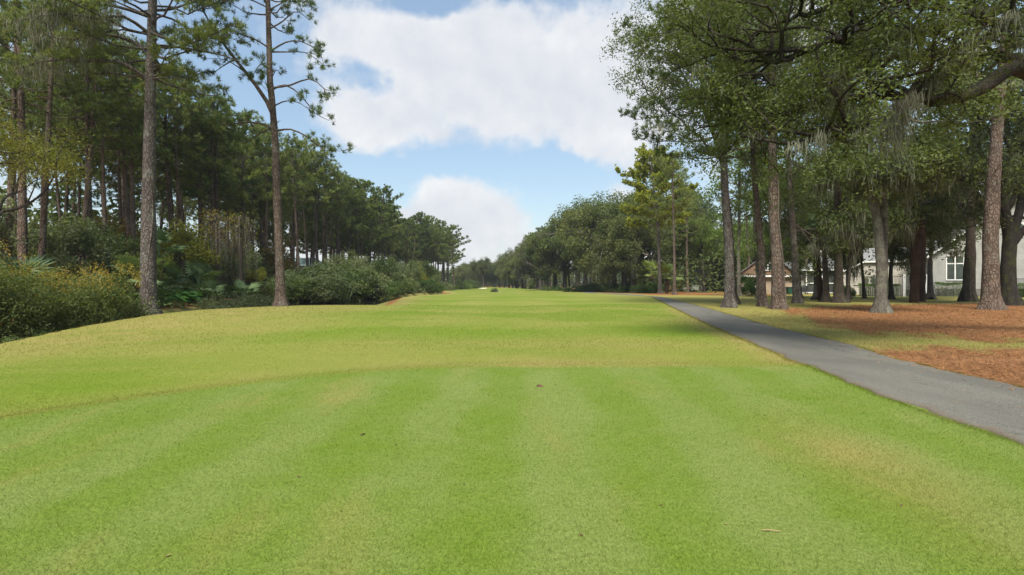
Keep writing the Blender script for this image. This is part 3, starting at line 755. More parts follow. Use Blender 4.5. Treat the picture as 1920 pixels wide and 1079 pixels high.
b2 = G(527, 574.5); d2_ = b2[1]; lim = []
def L2(*pp, r=.06, start=.45, dd=0.0, **kw):
    m = len(pp); lim.append(dict(pts=spline(to_local(b2, [P(x, y, d2_ + dd * i / (m - 1)) for i, (x, y) in enumerate(pp)]), 9), r=r, start=start, **kw))
L2((514, 222), (494, 180), (462, 138), (436, 105), (410, 70), (385, 30), (370, -20), r=.15, start=.5, dens=2.6)
L2((520, 246), (545, 243), (578, 258), (608, 282), (645, 283), r=.07, start=.55, dd=-1)
L2((514, 245), (490, 232), (455, 230), (415, 235), (388, 226), r=.08, start=.6, dd=1)
L2((505, 242), (480, 255), (462, 268), (450, 262), r=.05, start=.6, dd=1.5)
L2((512, 168), (535, 160), (565, 180), (590, 212), (616, 226), r=.07, start=.6, dd=1, dens=2.2)
L2((512, 165), (545, 160), (580, 148), (606, 165), (616, 188), r=.07, start=.5, dd=-1.5)
L2((512, 200), (535, 190), (560, 193), (578, 205), r=.05, start=.5, dd=-2)
L2((508, 98), (540, 98), (575, 100), (608, 124), r=.06, start=.45, dd=2)
L2((508, 96), (535, 80), (565, 78), (598, 98), (606, 118), r=.06, start=.4, dd=-1)
L2((504, 55), (528, 42), (555, 22), (580, 38), r=.06, start=.5)
L2((504, 90), (478, 74), (440, 60), (410, 40), r=.06, start=.45, dd=-1)
L2((440, 112), (425, 120), (410, 130), (392, 145), r=.05, start=.4, dd=-1)
L2((462, 138), (445, 125), (420, 112), (385, 110), r=.05, start=.5, dd=-2)
L2((503, 20), (530, 5), (560, -12), (580, 12), r=.05, start=.4)
L2((503, 130), (490, 120), (478, 135), (470, 150), r=.05, start=.2, dd=-2)
L2((503, 15), (470, 0), (440, -5), (420, 10), r=.05, start=.3)
L2((508, 150), (518, 132), (528, 140), r=.04, start=.2, dd=1.5)
L2((508, 185), (500, 160), (497, 150), r=.04, start=.2, dd=-1.5)
pth = to_local(b2, [P(527, 574, d2_), P(524, 480, d2_), P(520, 380, d2_), P(516, 260, d2_), P(511, 200, d2_), P(506, 150, d2_), P(504, 60, d2_), P(500, -60, d2_), P(497, -220, d2_)])
pth[0][2] = 0
w_, c_, _, _ = pine(12, H=25.5, cb=.5, spread=3.0, r0=.29, nprim=30, per=30, wd=.034, ln=(.18, .34), limbs=lim, only_above=18.0, ktr=12,
                    path=pth, dens=2.4, dead=2, ntuft=4, sub=(.4, 1.1))
place_tree('pine_tree', [('trunk', w_.mesh('pine_trunk', M['pine_bark']), None), ('crown', c_.mesh('pine_crown', M['pine']), None)], b2,
           'tall sparse pine with a forked stem on the water edge, alone against the sky', 'tree')

# ------------------------------------------------------------------ pine variants for the woods
PV = []
for s_, (H, cb, sp, r0, npm) in enumerate(((21, .55, 3.9, .26, 36), (23, .60, 3.4, .24, 34), (19, .5, 3.9, .24, 38), (22, .52, 4.4, .29, 40), (20, .62, 3.2, .2, 30))):
    w_, c_, _, _ = pine(100 + s_, H, cb, sp, r0, npm, per=14, wd=.075, ln=(.24, .44), dens=3.1, ntuft=4, dead=5, ktr=7)
    PV.append((w_.mesh('pine_trunk', M['pine_bark']), c_.mesh('pine_crown', M['pine']), H))
PF = []   # coarser crowns for trees more than about 90 m away
for s_, (H, cb, sp, r0, npm) in enumerate(((21, .45, 4.6, .28, 34), (19, .42, 4.9, .26, 32), (22, .5, 4.3, .26, 34))):
    w_, c_, _, _ = pine(200 + s_, H, cb, sp, r0, npm, per=11, wd=.17, ln=(.32, .58), dens=2.6, ntuft=4, dead=2, ktr=6)
    PF.append((w_.mesh('pine_trunk', M['pine_bark']), c_.mesh('pine_crown', M['pine']), H))

GL = 'pines in the wood across the lagoon'
def pine_words(px, d):
    if px < 235: a = 'tall pine rising behind the vine-topped bushes'
    elif px < 310: a = 'tall pine half hidden behind the thick grey-barked pine'
    elif px < 505: a = 'tall pine among vine-hung snags between the two big pines'
    elif px < 620: a = 'tall pine rising round the teal-roofed house'
    else: a = 'tall pine in the line beyond the lagoon thicket'
    b = ', at the front of the wood' if d < (50 if px < 310 else 66 if px < 505 else 86 if px < 620 else 125) else ', deep in the wood'
    return a + b, GL + ': ' + a[10:] + b
rg = np.random.default_rng(21)
def pine_at(px, d, H, label, group, var=None, set_=None, bark=None, leaf=None):
    x = (px - 960) / F * d; st_ = set_ or (PV if d < 95 else PF); v = st_[int(rg.integers(0, len(st_))) if var is None else var]
    sc = H / v[2]
    t = place_tree('pine_tree', [('trunk', v[0], bark or M['pine_bark']), ('crown', v[1], leaf or M['pine'])], (x, d, g1(x, d) - .05), label, 'tree',
                      rg.uniform(0, 6.28), (sc * rg.uniform(.9, 1.1), sc * rg.uniform(.9, 1.1), sc), group)
    t.rotation_euler = (rg.normal(0, .03), rg.normal(0, .03), t.rotation_euler.z); return t
# trunks the photograph shows singly, left of the big pine and between the two pines
for k, (px, d, H, var) in enumerate(((48, 33, 22, 0), (74, 31, 20, 1), (148, 38, 21, 1), (164, 40, 22, 3), (198, 44, 19, 4), (330, 52, 22, 2), (352, 58, 23, 1),
                                     (375, 62, 22, 0), (386, 64, 21, 4), (412, 56, 20, 2), (455, 66, 22, 3), (556, 78, 22, 1), (578, 84, 22, 4), (596, 82, 23, 0), (560, 70, 20, 4),
                                     (636, 100, 22, 1), (640, 112, 22, 0), (118, 52, 21, 4), (10, 40, 22, 3), (240, 58, 21, 0), (232, 50, 20, 1), (425, 72, 22, 3), (478, 80, 22, 1))):
    pine_at(px, d, H, *pine_words(px, d), var, PV)
cnt = 0
for y_ in np.arange(46, 215, 6.0):
    e = min(float(far_x(y_)) - 5, -30.5) if y_ < 150 else -25.0
    for x_ in np.arange(e, e - 24, -5.6):
        x2, y2 = x_ + rg.uniform(-2.4, 2.4), y_ + rg.uniform(-2.4, 2.4)
        u = x2 / y2
        if u < -1.0 or x2 > e + 1.5: continue
        if y2 > 120 and x2 < e - 18: continue
        px = 960 + u * F; Ht = rg.uniform(18.5, 23.0)
        pine_at(px, y2, Ht, *pine_words(px, y2)); cnt += 1
# the pair of rounded pines that end the left tree line
for k, (px, d, H) in enumerate(((815, 165, 18.6), (853, 158, 18.6), (838, 172, 17.6), (790, 170, 18))):
    pine_at(px, d, H, 'round-topped pine at the far end of the left tree line', 'round-topped pines ending the left tree line', k % 3, PF)

# ------------------------------------------------------------------ broadleaf variants
OV = []   # medium live oaks
for s_, (th, r0, L, nl, up) in enumerate(((4.4, .34, 3.5, 5, .75), (5.0, .38, 3.7, 5, .8), (4.0, .30, 3.3, 6, .7))):
    w_, c_, mo, _ = oak(300 + s_, th, r0, L, nl, 3, per=36, sig=.5, droop=.0, size=(.08, .17), updir=up, moss=60, mossln=(.4, 1.2), mosswd=.03)
    z = np.concatenate(c_.v)[:, 2]
    OV.append((w_.mesh('oak_trunk', M['oak_bark']), c_.mesh('oak_crown', M['oak']), mo.mesh('oak_moss', M['moss']), float(np.percentile(z, 99.5))))
UV = []   # slim understory trees
for s_, (th, r0, L, nl) in enumerate(((2.2, .09, 2.0, 4), (1.6, .08, 2.2, 4), (3.0, .10, 1.9, 4))):
    w_, c_, _, _ = oak(330 + s_, th, r0, L, nl, 2, per=26, sig=.45, size=(.08, .16), updir=.9, spread=.8)
    z = np.concatenate(c_.v)[:, 2]
    UV.append((w_.mesh('understory_trunk', M['oak_bark']), c_.mesh('understory_crown', M['under']), float(np.percentile(z, 99.5))))
SV = []
for s_, (rx, h, lb) in enumerate(((1.7, 2.3, 11), (1.5, 2.8, 12), (2.2, 2.0, 13), (1.3, 1.6, 9))):
    w_, c_ = shrub(350 + s_, rx, h, lb * 2, 5200, (.035, .09), 9, 0.0, (.2, .4))
    SV.append((w_.mesh('shrub_stems', M['oak_bark']), c_.mesh('shrub_leaves', M['under']), h))

def shrub_at(x, y, h, label, group=None, mat=None, wide=1.0, var=None, name='shrub', zoff=0.0):
    v = SV[int(rg.integers(0, len(SV))) if var is None else var]; sc = h / v[2]
    return place_tree(name, [('stems', v[0], None), ('foliage', v[1], mat or M['under'])], (x, y, g1(x, y) - .08 + zoff), label, 'shrub',
                      rg.uniform(0, 6.28), (sc * wide, sc * wide, sc), group)
def under_at(x, y, h, label, group, mat=None):
    v = UV[int(rg.integers(0, len(UV)))]; sc = h / v[2]
    return place_tree('understory_tree', [('trunk', v[0], None), ('crown', v[1], mat or M['under'])], (x, y, g1(x, y) - .05), label, 'tree', rg.uniform(0, 6.28), sc, group)
def oak_at(x, y, h, label, group=None, mat=None, var=None, wide=1.0, moss=True, name='live_oak', bark=None):
    v = OV[int(rg.integers(0, len(OV))) if var is None else var]; sc = h / v[3]
    return place_tree(name, [('trunk', v[0], bark), ('crown', v[1], mat or M['oak'])] + ([('hanging_moss', v[2], None)] if moss else []),
                      (x, y, g1(x, y) - .05), label, 'tree', rg.uniform(0, 6.28), (sc * wide, sc * wide, sc), group)

# ------------------------------------------------------------------ left bank bushes topped with yellowing vine
def vine_top(seed, rx, h, n=900):
    r_ = np.random.default_rng(seed); b = Buf()
    u = nrm(r_.normal(size=(n, 3))); u[:, 2] = np.abs(u[:, 2]); keep = u[:, 2] > .35; u = u[keep]
    p = u * np.array([rx * .95, rx * .95, h * .5]) * r_.uniform(.85, 1.12, (len(u), 1)) + [0, 0, h * .52]
    sel = np.sin(p[:, 0] * 3.1 + seed) * np.sin(p[:, 1] * 2.7 + 1) + .6 * np.sin(p[:, 0] * 7 + p[:, 1] * 5) > -.15
    leaves(b, p[sel], r_, 3, .10, (.022, .05), 1, .5)
    return b.mesh('vine_leaves', M['vine'])
for k, (px, d, h, rx, lab) in enumerate((
        (20, 19.8, 2.9, 2.2, 'wide bush with orange vine on its left flank, by the dry grass bank'),
        (92, 21.6, 3.1, 2.0, 'dark green bush under two leaning trunks, crowned with yellow leaves'),
        (150, 23.2, 3.2, 1.9, 'leafy bush topped with orange and gold vine leaves on the bank'),
        (213, 25.4, 3.4, 1.7, 'tall bush with an arching golden vine top next to the thick pine'),
        (-60, 19.0, 3.2, 2.2, 'dense bush on the bank with few yellow leaves'))):
    x_ = (px - 960) / F * d; w_, c_ = shrub(500 + k, rx, h, 34, 12000, (.03, .07), 14, 0.0, (.20, .38))
    t = place_tree('vine_bush', [('stems', w_.mesh('bush_stems', M['oak_bark']), None), ('foliage', c_.mesh('bush_leaves', M['bush']), None),
                                 ('vine', vine_top(k + 3, rx * .92, h), None)], (x_, d, g1(x_, d) - .05), lab, 'bush', group='bushes with yellowing vines on the bank')
# low skirts and small plants at the foot of the bushes
for k, (px, d, h) in enumerate(((30, 18.6, 1.0), (75, 19.6, 1.1), (120, 20.8, 1.0), (170, 22.4, 1.0), (205, 24.0, .9))):
    x_ = (px - 960) / F * d
    shrub_at(x_, d, h, 'low dark green shrub at the foot of the vine-topped bushes', 'low shrubs at the foot of the bushes', M['under'], 1.2, 3)
shrub_at(*G(243, 588)[:2] + np.array([-1.2, 2.2]), .75, 'small grey twiggy shrub on red straw behind the thick pine', None, M['myrtle'], .8, 3)

# broad-leaved clump
lb = Buf()
for i in range(1):
    o = []; 
    prof = [(0, .0), (.09, .05), (.17, .16), (.19, .28), (.13, .44), (.0, .58)]
    L_ = [(-a, b, -.10 * b - .06 * a) for a, b in prof]; R_ = [(a, b, -.10 * b - .06 * a) for a, b in prof]; C_ = [(0, b, .02 - .16 * b) for a, b in prof]
    v = np.array(L_ + C_ + R_); f = []
    for q in range(5): f += [(q, q + 6, q + 7, q + 1), (q + 6, q + 12, q + 13, q + 7)]
    lb.add(v, f, True); tube(lb, [(0, 0, 0), (0, -.25, -.12), (0, -.4, -.45)], [.01, .012, .014], 4)
LEAF = lb.mesh('broad_leaf', M['broadleaf'])
def broad_clump(px, py, label, n, rx, h, sc=1.0, dd=0.0, mat=None):
    b = G(px, py); r_ = np.random.default_rng(int(px)); b[1] += dd; b[0] = (px - 960) / F * b[1]
    t = thing('broadleaf_plant', label, 'plant', (b[0], b[1], g1(b[0], b[1])))
    for i in range(n):
        a = r_.uniform(0, 6.28); q = math.sqrt(r_.uniform(0, 1))
        f = obj('leaf', LEAF, t, mat or M['broadleaf']); f.location = (math.cos(a) * rx * q, math.sin(a) * rx * q * .7, h * (1.05 - .55 * q * q) * r_.uniform(.55, 1.0))
        f.rotation_euler = (r_.uniform(-.5, .35), r_.normal(0, .25), a - 1.57 + r_.normal(0, .5)); f.scale = (sc * r_.uniform(.75, 1.25),) * 3
broad_clump(332, 577, 'bright green broad-leaved plant clump right of the thick pine', 90, 1.35, 1.25, 1.0, 2.0)
broad_clump(320, 586, 'low yellow-green leafy plant in front of the broad-leaved clump', 40, .8, .5, .6, 1.6, M['palm_light'])
broad_clump(462, 541, 'dark green broad-leaved plant behind the grey-green bushes', 50, 1.4, 1.5, 1.1, 0)

# grey-green bushes by the water between the two pines, then the long overhanging thicket
GB = 'grey-green bushes along the ditch between the pines'
for k, (px, d, h, wd_) in enumerate(((402, 34.0, 1.3, 1.0), (425, 35.5, 1.8, 1.0), (452, 37.0, 1.9, 1.1), (478, 38.5, 1.9, 1.2), (505, 39.5, 1.6, 1.3), (440, 34.6, 1.0, 1.2), (490, 37.0, 1.1, 1.3))):
    shrub_at((px - 960) / F * d, d, h, 'grey-green bush on the ditch bank between the two pines', GB, M['myrtle'], wd_)
GT = 'thicket bushes overhanging the lagoon'
for k in range(26):
    px = 545 + (745 - 545) * (k % 13) / 12 + rg.uniform(-8, 8); d = 54 + 0.04 * (px - 545) + (5.0 if k >= 13 else 0) + rg.uniform(-1, 1.5)
    if px > 690: d += 8
    if px < 625 and k < 13: d -= 4.5
    h = rg.uniform(2.9, 4.0) * (1.15 if k >= 13 else .95) * (0.82 if px > 690 else 0.85 if px < 600 else 1)
    x_ = (px - 960) / F * d
    shrub_at(x_, d, h, *(('grey-green bush overhanging the lagoon water', GT + ', grey-green', M['myrtle']) if k % 2 else ('dark green bush overhanging the lagoon water', GT + ', dark green', M['under'])), 1.25, None, 'shrub', max(0.0, -0.45 - g1(x_, d)))
GF = 'bushes at the foot of the far left tree line'
for k in range(30):
    px = 735 + 150 * k / 29 + rg.uniform(-5, 5); y_ = np.interp(px, [735, 800, 885], [80, 120, 190]) + rg.uniform(-4, 8)
    x_ = (px - 960) / F * y_; h = rg.uniform(1.8, 3.8)
    shrub_at(x_, y_, h, 'round bush at the foot of the far left tree line', GF, [M['under'], M['hedge'], M['myrtle']][k % 3], 1.2)

# understory of the left wood
GU = 'understory trees in the left wood'
k = 0
for y_ in np.arange(31, 170, 4.6):
    e = float(far_x(y_)) - 2.5
    for x_ in np.arange(e, e - 30, -5.0):
        x2, y2 = x_ + rg.uniform(-2, 2), y_ + rg.uniform(-2, 2); u = x2 / y2
        if u < -1.0 or x2 > e + 1: continue
        if y2 > 80 and x2 < e - 16: continue
        px = 960 + u * 1000
        if 522 < px < 622 and 42 < y2 < 122: continue      # gap through which the far house shows
        q = rg.random(); mat = M['autumn'] if q < .07 else M['gold'] if q < .17 else M['myrtle'] if q < .5 else M['under']
        lab = {'autumn_leaves': 'small tree with rusty autumn leaves under the left-hand pines', 'golden_green_leaves': 'small tree with golden-green leaves under the left-hand pines',
               'grey_green_leaves': 'small grey-green tree under the left-hand pines', 'understory_leaves': 'small dark green tree under the left-hand pines'}[mat.name]
        lab = lab.replace('under the left-hand pines', 'behind the vine-topped bushes' if px < 270 else 'between the two big left pines' if px < 510 else 'behind the lagoon thicket' if px < 700 else 'under the far left tree line')
        under_at(x2, y2, rg.uniform(3.0, 6.5) if x2 > -29 else rg.uniform(4.0, 8.0), lab, GU + ', ' + lab, mat); k += 1
GS = 'shrubs on the floor of the left wood'
for y_ in np.arange(29, 110, 4.2):
    e = float(far_x(y_)) - 1.5
    for x_ in np.arange(e, e - 22, -3.8):
        x2, y2 = x_ + rg.uniform(-1.6, 1.6), y_ + rg.uniform(-1.6, 1.6); u = x2 / y2
        if u < -1.0 or (x2 > e - 3 and 24 < y2 < 40 and rg.random() < .7): continue
        if 530 < 960 + u * 1000 < 595 and y2 > 46: continue
        shrub_at(x2, y2, rg.uniform(1.0, 2.8), 'leafy shrub on the floor of the left wood', GS, [M['under'], M['myrtle'], M['hedge']][int(rg.integers(0, 3))], 1.25)

# big yellow-green tree at the left margin, behind the bushes
w_, c_, _, _ = oak(71, 6.2, .15, 2.6, 5, 3, per=24, sig=.45, size=(.035, .075), updir=.9, spread=.6)
x_ = (18 - 960) / F * 25.5
place_tree('broadleaf_tree', [('trunk', w_.mesh('tree_trunk', M['oak_bark']), None), ('crown', c_.mesh('tree_crown', M['gold']), None)], (x_ - 2.2, 27.0, 0),
           'yellow-green leafy tree with orange tints rising behind the vine-topped bushes', 'tree', .6, 1.0)

# palmettos in the left wood
GP = 'palmettos in the left wood'
for k, (px, d, tr, sc) in enumerate(((120, 30, .3, 1.5), (30, 28, .5, 1.6), (180, 31, .3, 1.3), (262, 31, 1.3, 1.3), (300, 35, 2.3, 1.4), (312, 36, 1.0, 1.2), (372, 42, .8, 1.5), (352, 45, .4, 1.5), (388, 40, .3, 1.2), (455, 45, .4, 1.2), (238, 37, .8, 1.3), (95, 34, .6, 1.6))):
    x_ = (px - 960) / F * d
    palmetto((x_, d, g1(x_, d)), 'dark palmetto with fan fronds under the left-hand pines', GP, 12, tr, sc, k + 40)

# vine-draped snags between the pines
for k, (px, d, h) in enumerate(((405, 44, 7.2), (450, 46, 7.4), (428, 50, 6.2))):
    x_ = (px - 960) / F * d; r_ = np.random.default_rng(k + 60); b = Buf()
    tube(b, spline([(0, 0, -.2), (.1, 0, h * .4), (-.1, .1, h)], 10), np.linspace(.22, .12, 10), 7)
    vi = Buf()
    for q in range(46):
        a = r_.uniform(0, 6.28); r0_ = r_.uniform(.3, 1.5); top = h * r_.uniform(.75, 1.02)
        p0 = np.array([r_.normal(0, .15), r_.normal(0, .15), top]); p1 = np.array([math.cos(a) * r0_, math.sin(a) * r0_, top - r_.uniform(-.1, .8)])
        p2 = p1 * [1.1, 1.1, 1] - [0, 0, r_.uniform(1.2, 5.5)]; p2[2] = max(p2[2], .2)
        tube(vi, [p0, p1, p2], [.018, .016, .012], 3)
    lv = Buf(); pt = np.stack([r_.normal(0, .9, 260), r_.normal(0, .9, 260), h * (1.05 - np.abs(r_.normal(0, .28, 260)))], 1); leaves(lv, pt, r_, 3, .12, (.035, .08))
    place_tree('vine_covered_snag', [('trunk', b.mesh('snag', M['oak_bark']), None), ('vine_stems', vi.mesh('vine_stems', M['dead_vine']), None), ('vine_leaves', lv.mesh('vine_leaves', M['vine'] if k != 1 else M['gold']), None)],
               (x_, d, g1(x_, d)), ['dead trunk hung with brown vines and orange leaves', 'dead trunk under a broad curtain of vines with greenish top', 'short dead trunk behind the other vine-hung trunks'][k], 'snag')

# ------------------------------------------------------------------ distant woods that read as one mass
def wood_mass(name, label, pts, mat, seed, size=(.35, .75)):
    r_ = np.random.default_rng(seed); b = Buf(); leaves(b, np.array(pts), r_, 1, .2, size, 1, .4)
    o = obj(name, b.mesh(name, mat), kind='stuff'); tag(o, label, 'wood'); return o
r_ = np.random.default_rng(77)
pts = []
for _ in range(34000):
    y = r_.uniform(18, 230); x = float(far_x(y)) - r_.uniform(34, 46) - (8 if y < 60 else 0); hh = (5.2 if y > 75 else 10.0) + 2.4 * math.sin(y * .21) + 2 * math.sin(y * .57 + x)
    pts.append((x, y, g1(x, y) + hh * r_.uniform(0, 1) ** .9))
wood_mass('far_undergrowth', 'dark mass of undergrowth deep inside the left wood', pts, M['under'], 1)
pts = []
for _ in range(30000):
    x = r_.uniform(-130, 110); y = r_.uniform(318, 350); hh = 10.5 + 2.2 * math.sin(x * .16) + 1.5 * math.sin(x * .41 + y)
    pts.append((x, y, -1.7 + hh * r_.uniform(0, 1) ** .8))
wood_mass('far_wood', 'distant line of woods closing the end of the fairway', pts, M['oak'], 2, (.5, 1.1))
pts = []
for _ in range(36000):
    y = r_.uniform(95, 150); x = r_.uniform(30, 190); hh = 8.5 + 3 * math.sin(x * .17) + 1.6 * math.sin(x * .49 + y)
    pts.append((x, y, -.5 + hh * r_.uniform(0, 1) ** .85))
wood_mass('wood_behind_houses', 'green wood rising behind the houses', pts, M['oak'], 3, (.2, .42))

# individual trees at the end of the fairway
GE = 'trees at the far end of the fairway'
for k in range(22):
    px = 866 + 150 * k / 21 + rg.uniform(-3, 3); d = rg.uniform(235, 305)
    if px > 950: d = np.interp(px, [950, 1016], [235, 190]) + rg.uniform(-12, 14)
    x_ = (px - 960) / F * d
    H = 1.6 - g1(x_, d) + np.interp(px, [866, 890, 906, 935, 950, 985, 1016], [34, 40, 44, 38, 40, 80, 96]) / F * d * rg.uniform(.8, 1.0)
    oak_at(x_, d, H, 'hazy round tree closing the far end of the fairway', GE, M['oak_olive'], None, .95, False)
GFP = 'slender pines beside the fairway on the right'
for k, (px, py, topy) in enumerate(((1002, 541.6, 438), (1010, 542, 445), (1019, 542, 428), (1027, 542.5, 440), (1034, 542, 430), (1045, 543.5, 415), (990, 541, 445), (1016, 541.4, 436), (1056, 543.8, 420), (1068, 544, 412))):
    b = G(px, py); H = CAMH + (HOR - topy) / F * b[1] - b[2]
    pine_at(px, b[1], H, 'slender pale-trunked pine beyond the oaks on the right of the fairway', GFP, None, PF, M['pine_bark_grey'])

# ------------------------------------------------------------------ right side: oaks along the fairway
GO = 'dark live oaks along the right of the fairway'
for k, (px, py, topy, wd_) in enumerate(((1060, 545, 425, 1.0), (1083, 545.6, 400, 1.0), (1097, 546.0, 395, 1.0), (1110, 546.4, 385, 1.05), (1130, 547, 392, 1.0), (1152, 548, 375, 1.1), (1170, 548.5, 372, 1.0), (1188, 549, 385, 1.0), (1040, 543.8, 428, .9),
                                         (1145, 545, 372, 1.1), (1200, 547, 360, 1.1), (1222, 547.5, 372, 1.1), (1245, 546, 360, 1.1), (1285, 545, 350, 1.2))):
    b = G(px, py); H = CAMH + (HOR - topy) / F * b[1] - b[2]
    oak_at(b[0], b[1], H, 'dark spreading live oak in the row right of the fairway', GO, M['oak_olive'] if k % 3 else M['oak'], k % 3, wd_, bark=M['pale_bark'] if k % 2 else M['oak_bark'])
GB2 = 'shrubs under the oaks right of the fairway'
for k in range(22):
    px = 1030 + 190 * k / 21 + rg.uniform(-4, 4); d = np.interp(px, [1030, 1220], [128, 92]) + rg.uniform(0, 14); x_ = (px - 960) / F * d
    shrub_at(x_, d, rg.uniform(1.0, 2.6), 'dark shrub in the shade under the oaks right of the fairway', GB2, M['hedge'], 1.2)
# light fan palms beside the path bend
for k, (px, py, tr, n_) in enumerate(((1222, 549.5, 1.9, 16), (1208, 549, 1.0, 14), (1250, 551, 1.2, 14))):
    b = G(px, py); palmetto(b, ['pale green fan palm left of the yellow-green pine', 'low dark fan palm under the oaks by the path bend', 'fan palm between the two slender trunks at the path bend'][k], None, n_, tr, 1.9, 80 + k, M['palm_light'] if k != 1 else M['palmetto'], 'fan_palm')

# ------------------------------------------------------------------ right side: single trees
def hero_pine(seed, base, pix, top_h, r0, cbz, spread, nprim, label, leaf='pine', bark='pine_bark', per=14, moss=0, dens=3.0, wd=.036, vine=False, ntuft=5):
    b = G(*base); d = b[1]; r0 = r0 * 0.86
    pth = [np.zeros(3)] + [P(x, y, d) - b for x, y in pix]
    last = pth[-1]; sl = (pth[-1] - pth[-2]) / max(.1, (pth[-1] - pth[-2])[2]); pth.append(last + sl * (top_h - last[2]) * .6 + np.array([0, 0, (top_h - last[2]) * .4]))
    pth[-1][2] = top_h
    w_, c_, mo, at = pine(seed, H=top_h, cb=cbz / top_h, spread=spread, r0=r0, nprim=nprim, per=per, wd=wd, path=pth, dens=dens, dead=3, only_above=cbz, ktr=18, moss=moss, ntuft=ntuft)
    parts = [('trunk', w_.mesh('pine_trunk', M[bark]), None), ('crown', c_.mesh('pine_crown', M[leaf]), None)]
    if mo: parts.append(('hanging_moss', mo.mesh('moss', M['moss']), None))
    if vine:
        v = Buf(); vz = np.linspace(0, 8.5, 34); va = 5.3 + .45 * np.sin(vz * .9) + .06 * vz; vr = trunk_radius(vz, top_h, r0) + .03
        c0 = np.array([at(z) for z in vz]); tube(v, np.stack([c0[:, 0] + vr * np.cos(va), c0[:, 1] + vr * np.sin(va), vz], 1), .05, 5); parts.append(('vine_stem', v.mesh('vine_stem', M['dead_vine']), None))
    return place_tree('pine_tree', parts, b, label)
hero_pine(31, (1238, 551), [(1234, 430), (1229, 380), (1222, 320)], 21.5, .33, 10.5, 6.2, 54, 'pine with bright yellow-green crown beside the bend of the path', 'pine_yellow', 'pine_bark_grey', wd=.12, per=20, ntuft=7, dens=4.6)
hero_pine(32, (1265, 553), [(1264, 450), (1262, 380), (1260, 300)], 19.0, .24, 11.0, 4.0, 34, 'slim straight pine next to the yellow-green one', 'pine', 'pine_bark', wd=.05)
hero_pine(33, (1368, 577), [(1367, 480), (1362, 400), (1358, 330), (1356, 250)], 22.0, .36, 9.6, 7.0, 66, 'stout pine standing first beside the path before the houses', 'pine', 'pine_bark_grey', per=20, moss=12, wd=.046)
hero_pine(34, (1430, 575), [(1427, 470), (1420, 400), (1413, 310)], 21.0, .28, 10.5, 5.2, 44, 'leaning brown pine beside the vine-wrapped one', 'pine', 'pine_bark', moss=16)
hero_pine(35, (1460, 580), [(1456, 480), (1450, 400), (1448, 280)], 23.0, .40, 11.0, 6.0, 50, 'thick pine wrapped by a climbing vine stem', 'pine', 'pine_bark', vine=True, moss=24)
hero_pine(36, (1495, 569), [(1490, 480), (1485, 400), (1480, 330)], 21.0, .32, 10.0, 4.5, 38, 'pine with flared base right of the vine-wrapped pine', 'pine', 'pine_bark_grey', moss=20)
hero_pine(37, (1573, 568), [(1572, 480), (1571, 400), (1570, 320)], 22.0, .40, 12.0, 4.6, 36, 'dark straight pine with a thin leaning stem at its foot', 'pine', 'oak_bark', moss=16)
hero_pine(38, (1858, 581), [(1857, 450), (1863, 330), (1873, 200), (1886, 60)], 25.0, .50, 14.0, 5.5, 40, 'massive reddish-barked pine standing in the pine straw', 'pine', 'pine_bark', moss=16)
hero_pine(39, (1386, 556), [(1385, 480), (1386, 420), (1386, 330)], 18.0, .26, 9.0, 3.8, 30, 'thin pale-barked pine behind the first stout pine', 'pine', 'pale_bark', wd=.05)
hero_pine(40, (1818, 566), [(1820, 440), (1822, 300), (1825, 180)], 22.0, .46, 11.0, 5.0, 40, 'dark trunked pine behind the massive reddish pine', 'pine', 'oak_bark', moss=20)

def custom_oak(seed, base, trunks, r0, label, L=4.0, nl=5, depth=3, per=26, leaf='oak', bark='oak_bark', moss=120, sig=.45, size=(.07, .14), mossln=(.5, 1.7), updir=.5, name='live_oak', nch=(2, 4), spread=1.0):
    """trunks: pixel polylines at the tree's own distance; first one is the main stem"""
    b = G(*base); d = b[1]; rng = np.random.default_rng(seed); wood = Buf(); tips = []; rec = []
    for q, (pl, rr) in enumerate(trunks):
        m = len(pl); pts = [np.array([(x - 960) / F * (d + dd), d + dd, CAMH + (HOR - y) / F * (d + dd)]) - b for x, y, dd in pl]
        if q == 0: pts[0] = np.array([0, 0, -.25])
        sp = spline(pts, 14); z = np.maximum(sp[:, 2], 0)
        rad = np.linspace(rr, rr * .5, 14) * ((1 + .6 * np.exp(-z / .3)) if q == 0 else 1)
        tube(wood, sp, rad, 14, 0.6 if q == 0 else .02, seed); rec.append(sp[7:])
        nb = nl if q == 0 else max(2, nl - 2)
        for j in range(nb):
            i = 13 - int(rng.integers(0, 5 if q == 0 else 8)); ax = nrm(sp[i] - sp[i - 1]); a = rng.uniform(0, 6.28)
            dv = nrm(ax * .35 + spread * np.array([math.cos(a), math.sin(a), 0]) + np.array([0, 0, rng.uniform(-.25, updir * 1.5)]))
            oak_branch(wood, tips, sp[i], dv, rr * .42, L * rng.uniform(.75, 1.15), depth, rng, .13, nch, 6, .24, rec)
        oak_branch(wood, tips, sp[-1], sp[-1] - sp[-2], rr * .48, L, depth, rng, .03, nch, 6, .22, rec)
    crown = Buf(); leaves(crown, tips, rng, per, sig, size)
    parts = [('trunk', wood.mesh('oak_trunk', M[bark]), None), ('crown', crown.mesh('oak_crown', M[leaf]), None)]
    if moss:
        mo = Buf(); Q = np.concatenate(rec); low = Q[(Q[:, 2] < np.percentile(Q[:, 2], 60)) & (Q[:, 2] > 2.6)]
        moss_clumps(mo, low[rng.integers(0, len(low), moss)], rng, mossln, 14, .024, .2); parts.append(('hanging_moss', mo.mesh('oak_moss', M['moss']), None))
    return place_tree(name, parts, b, label)
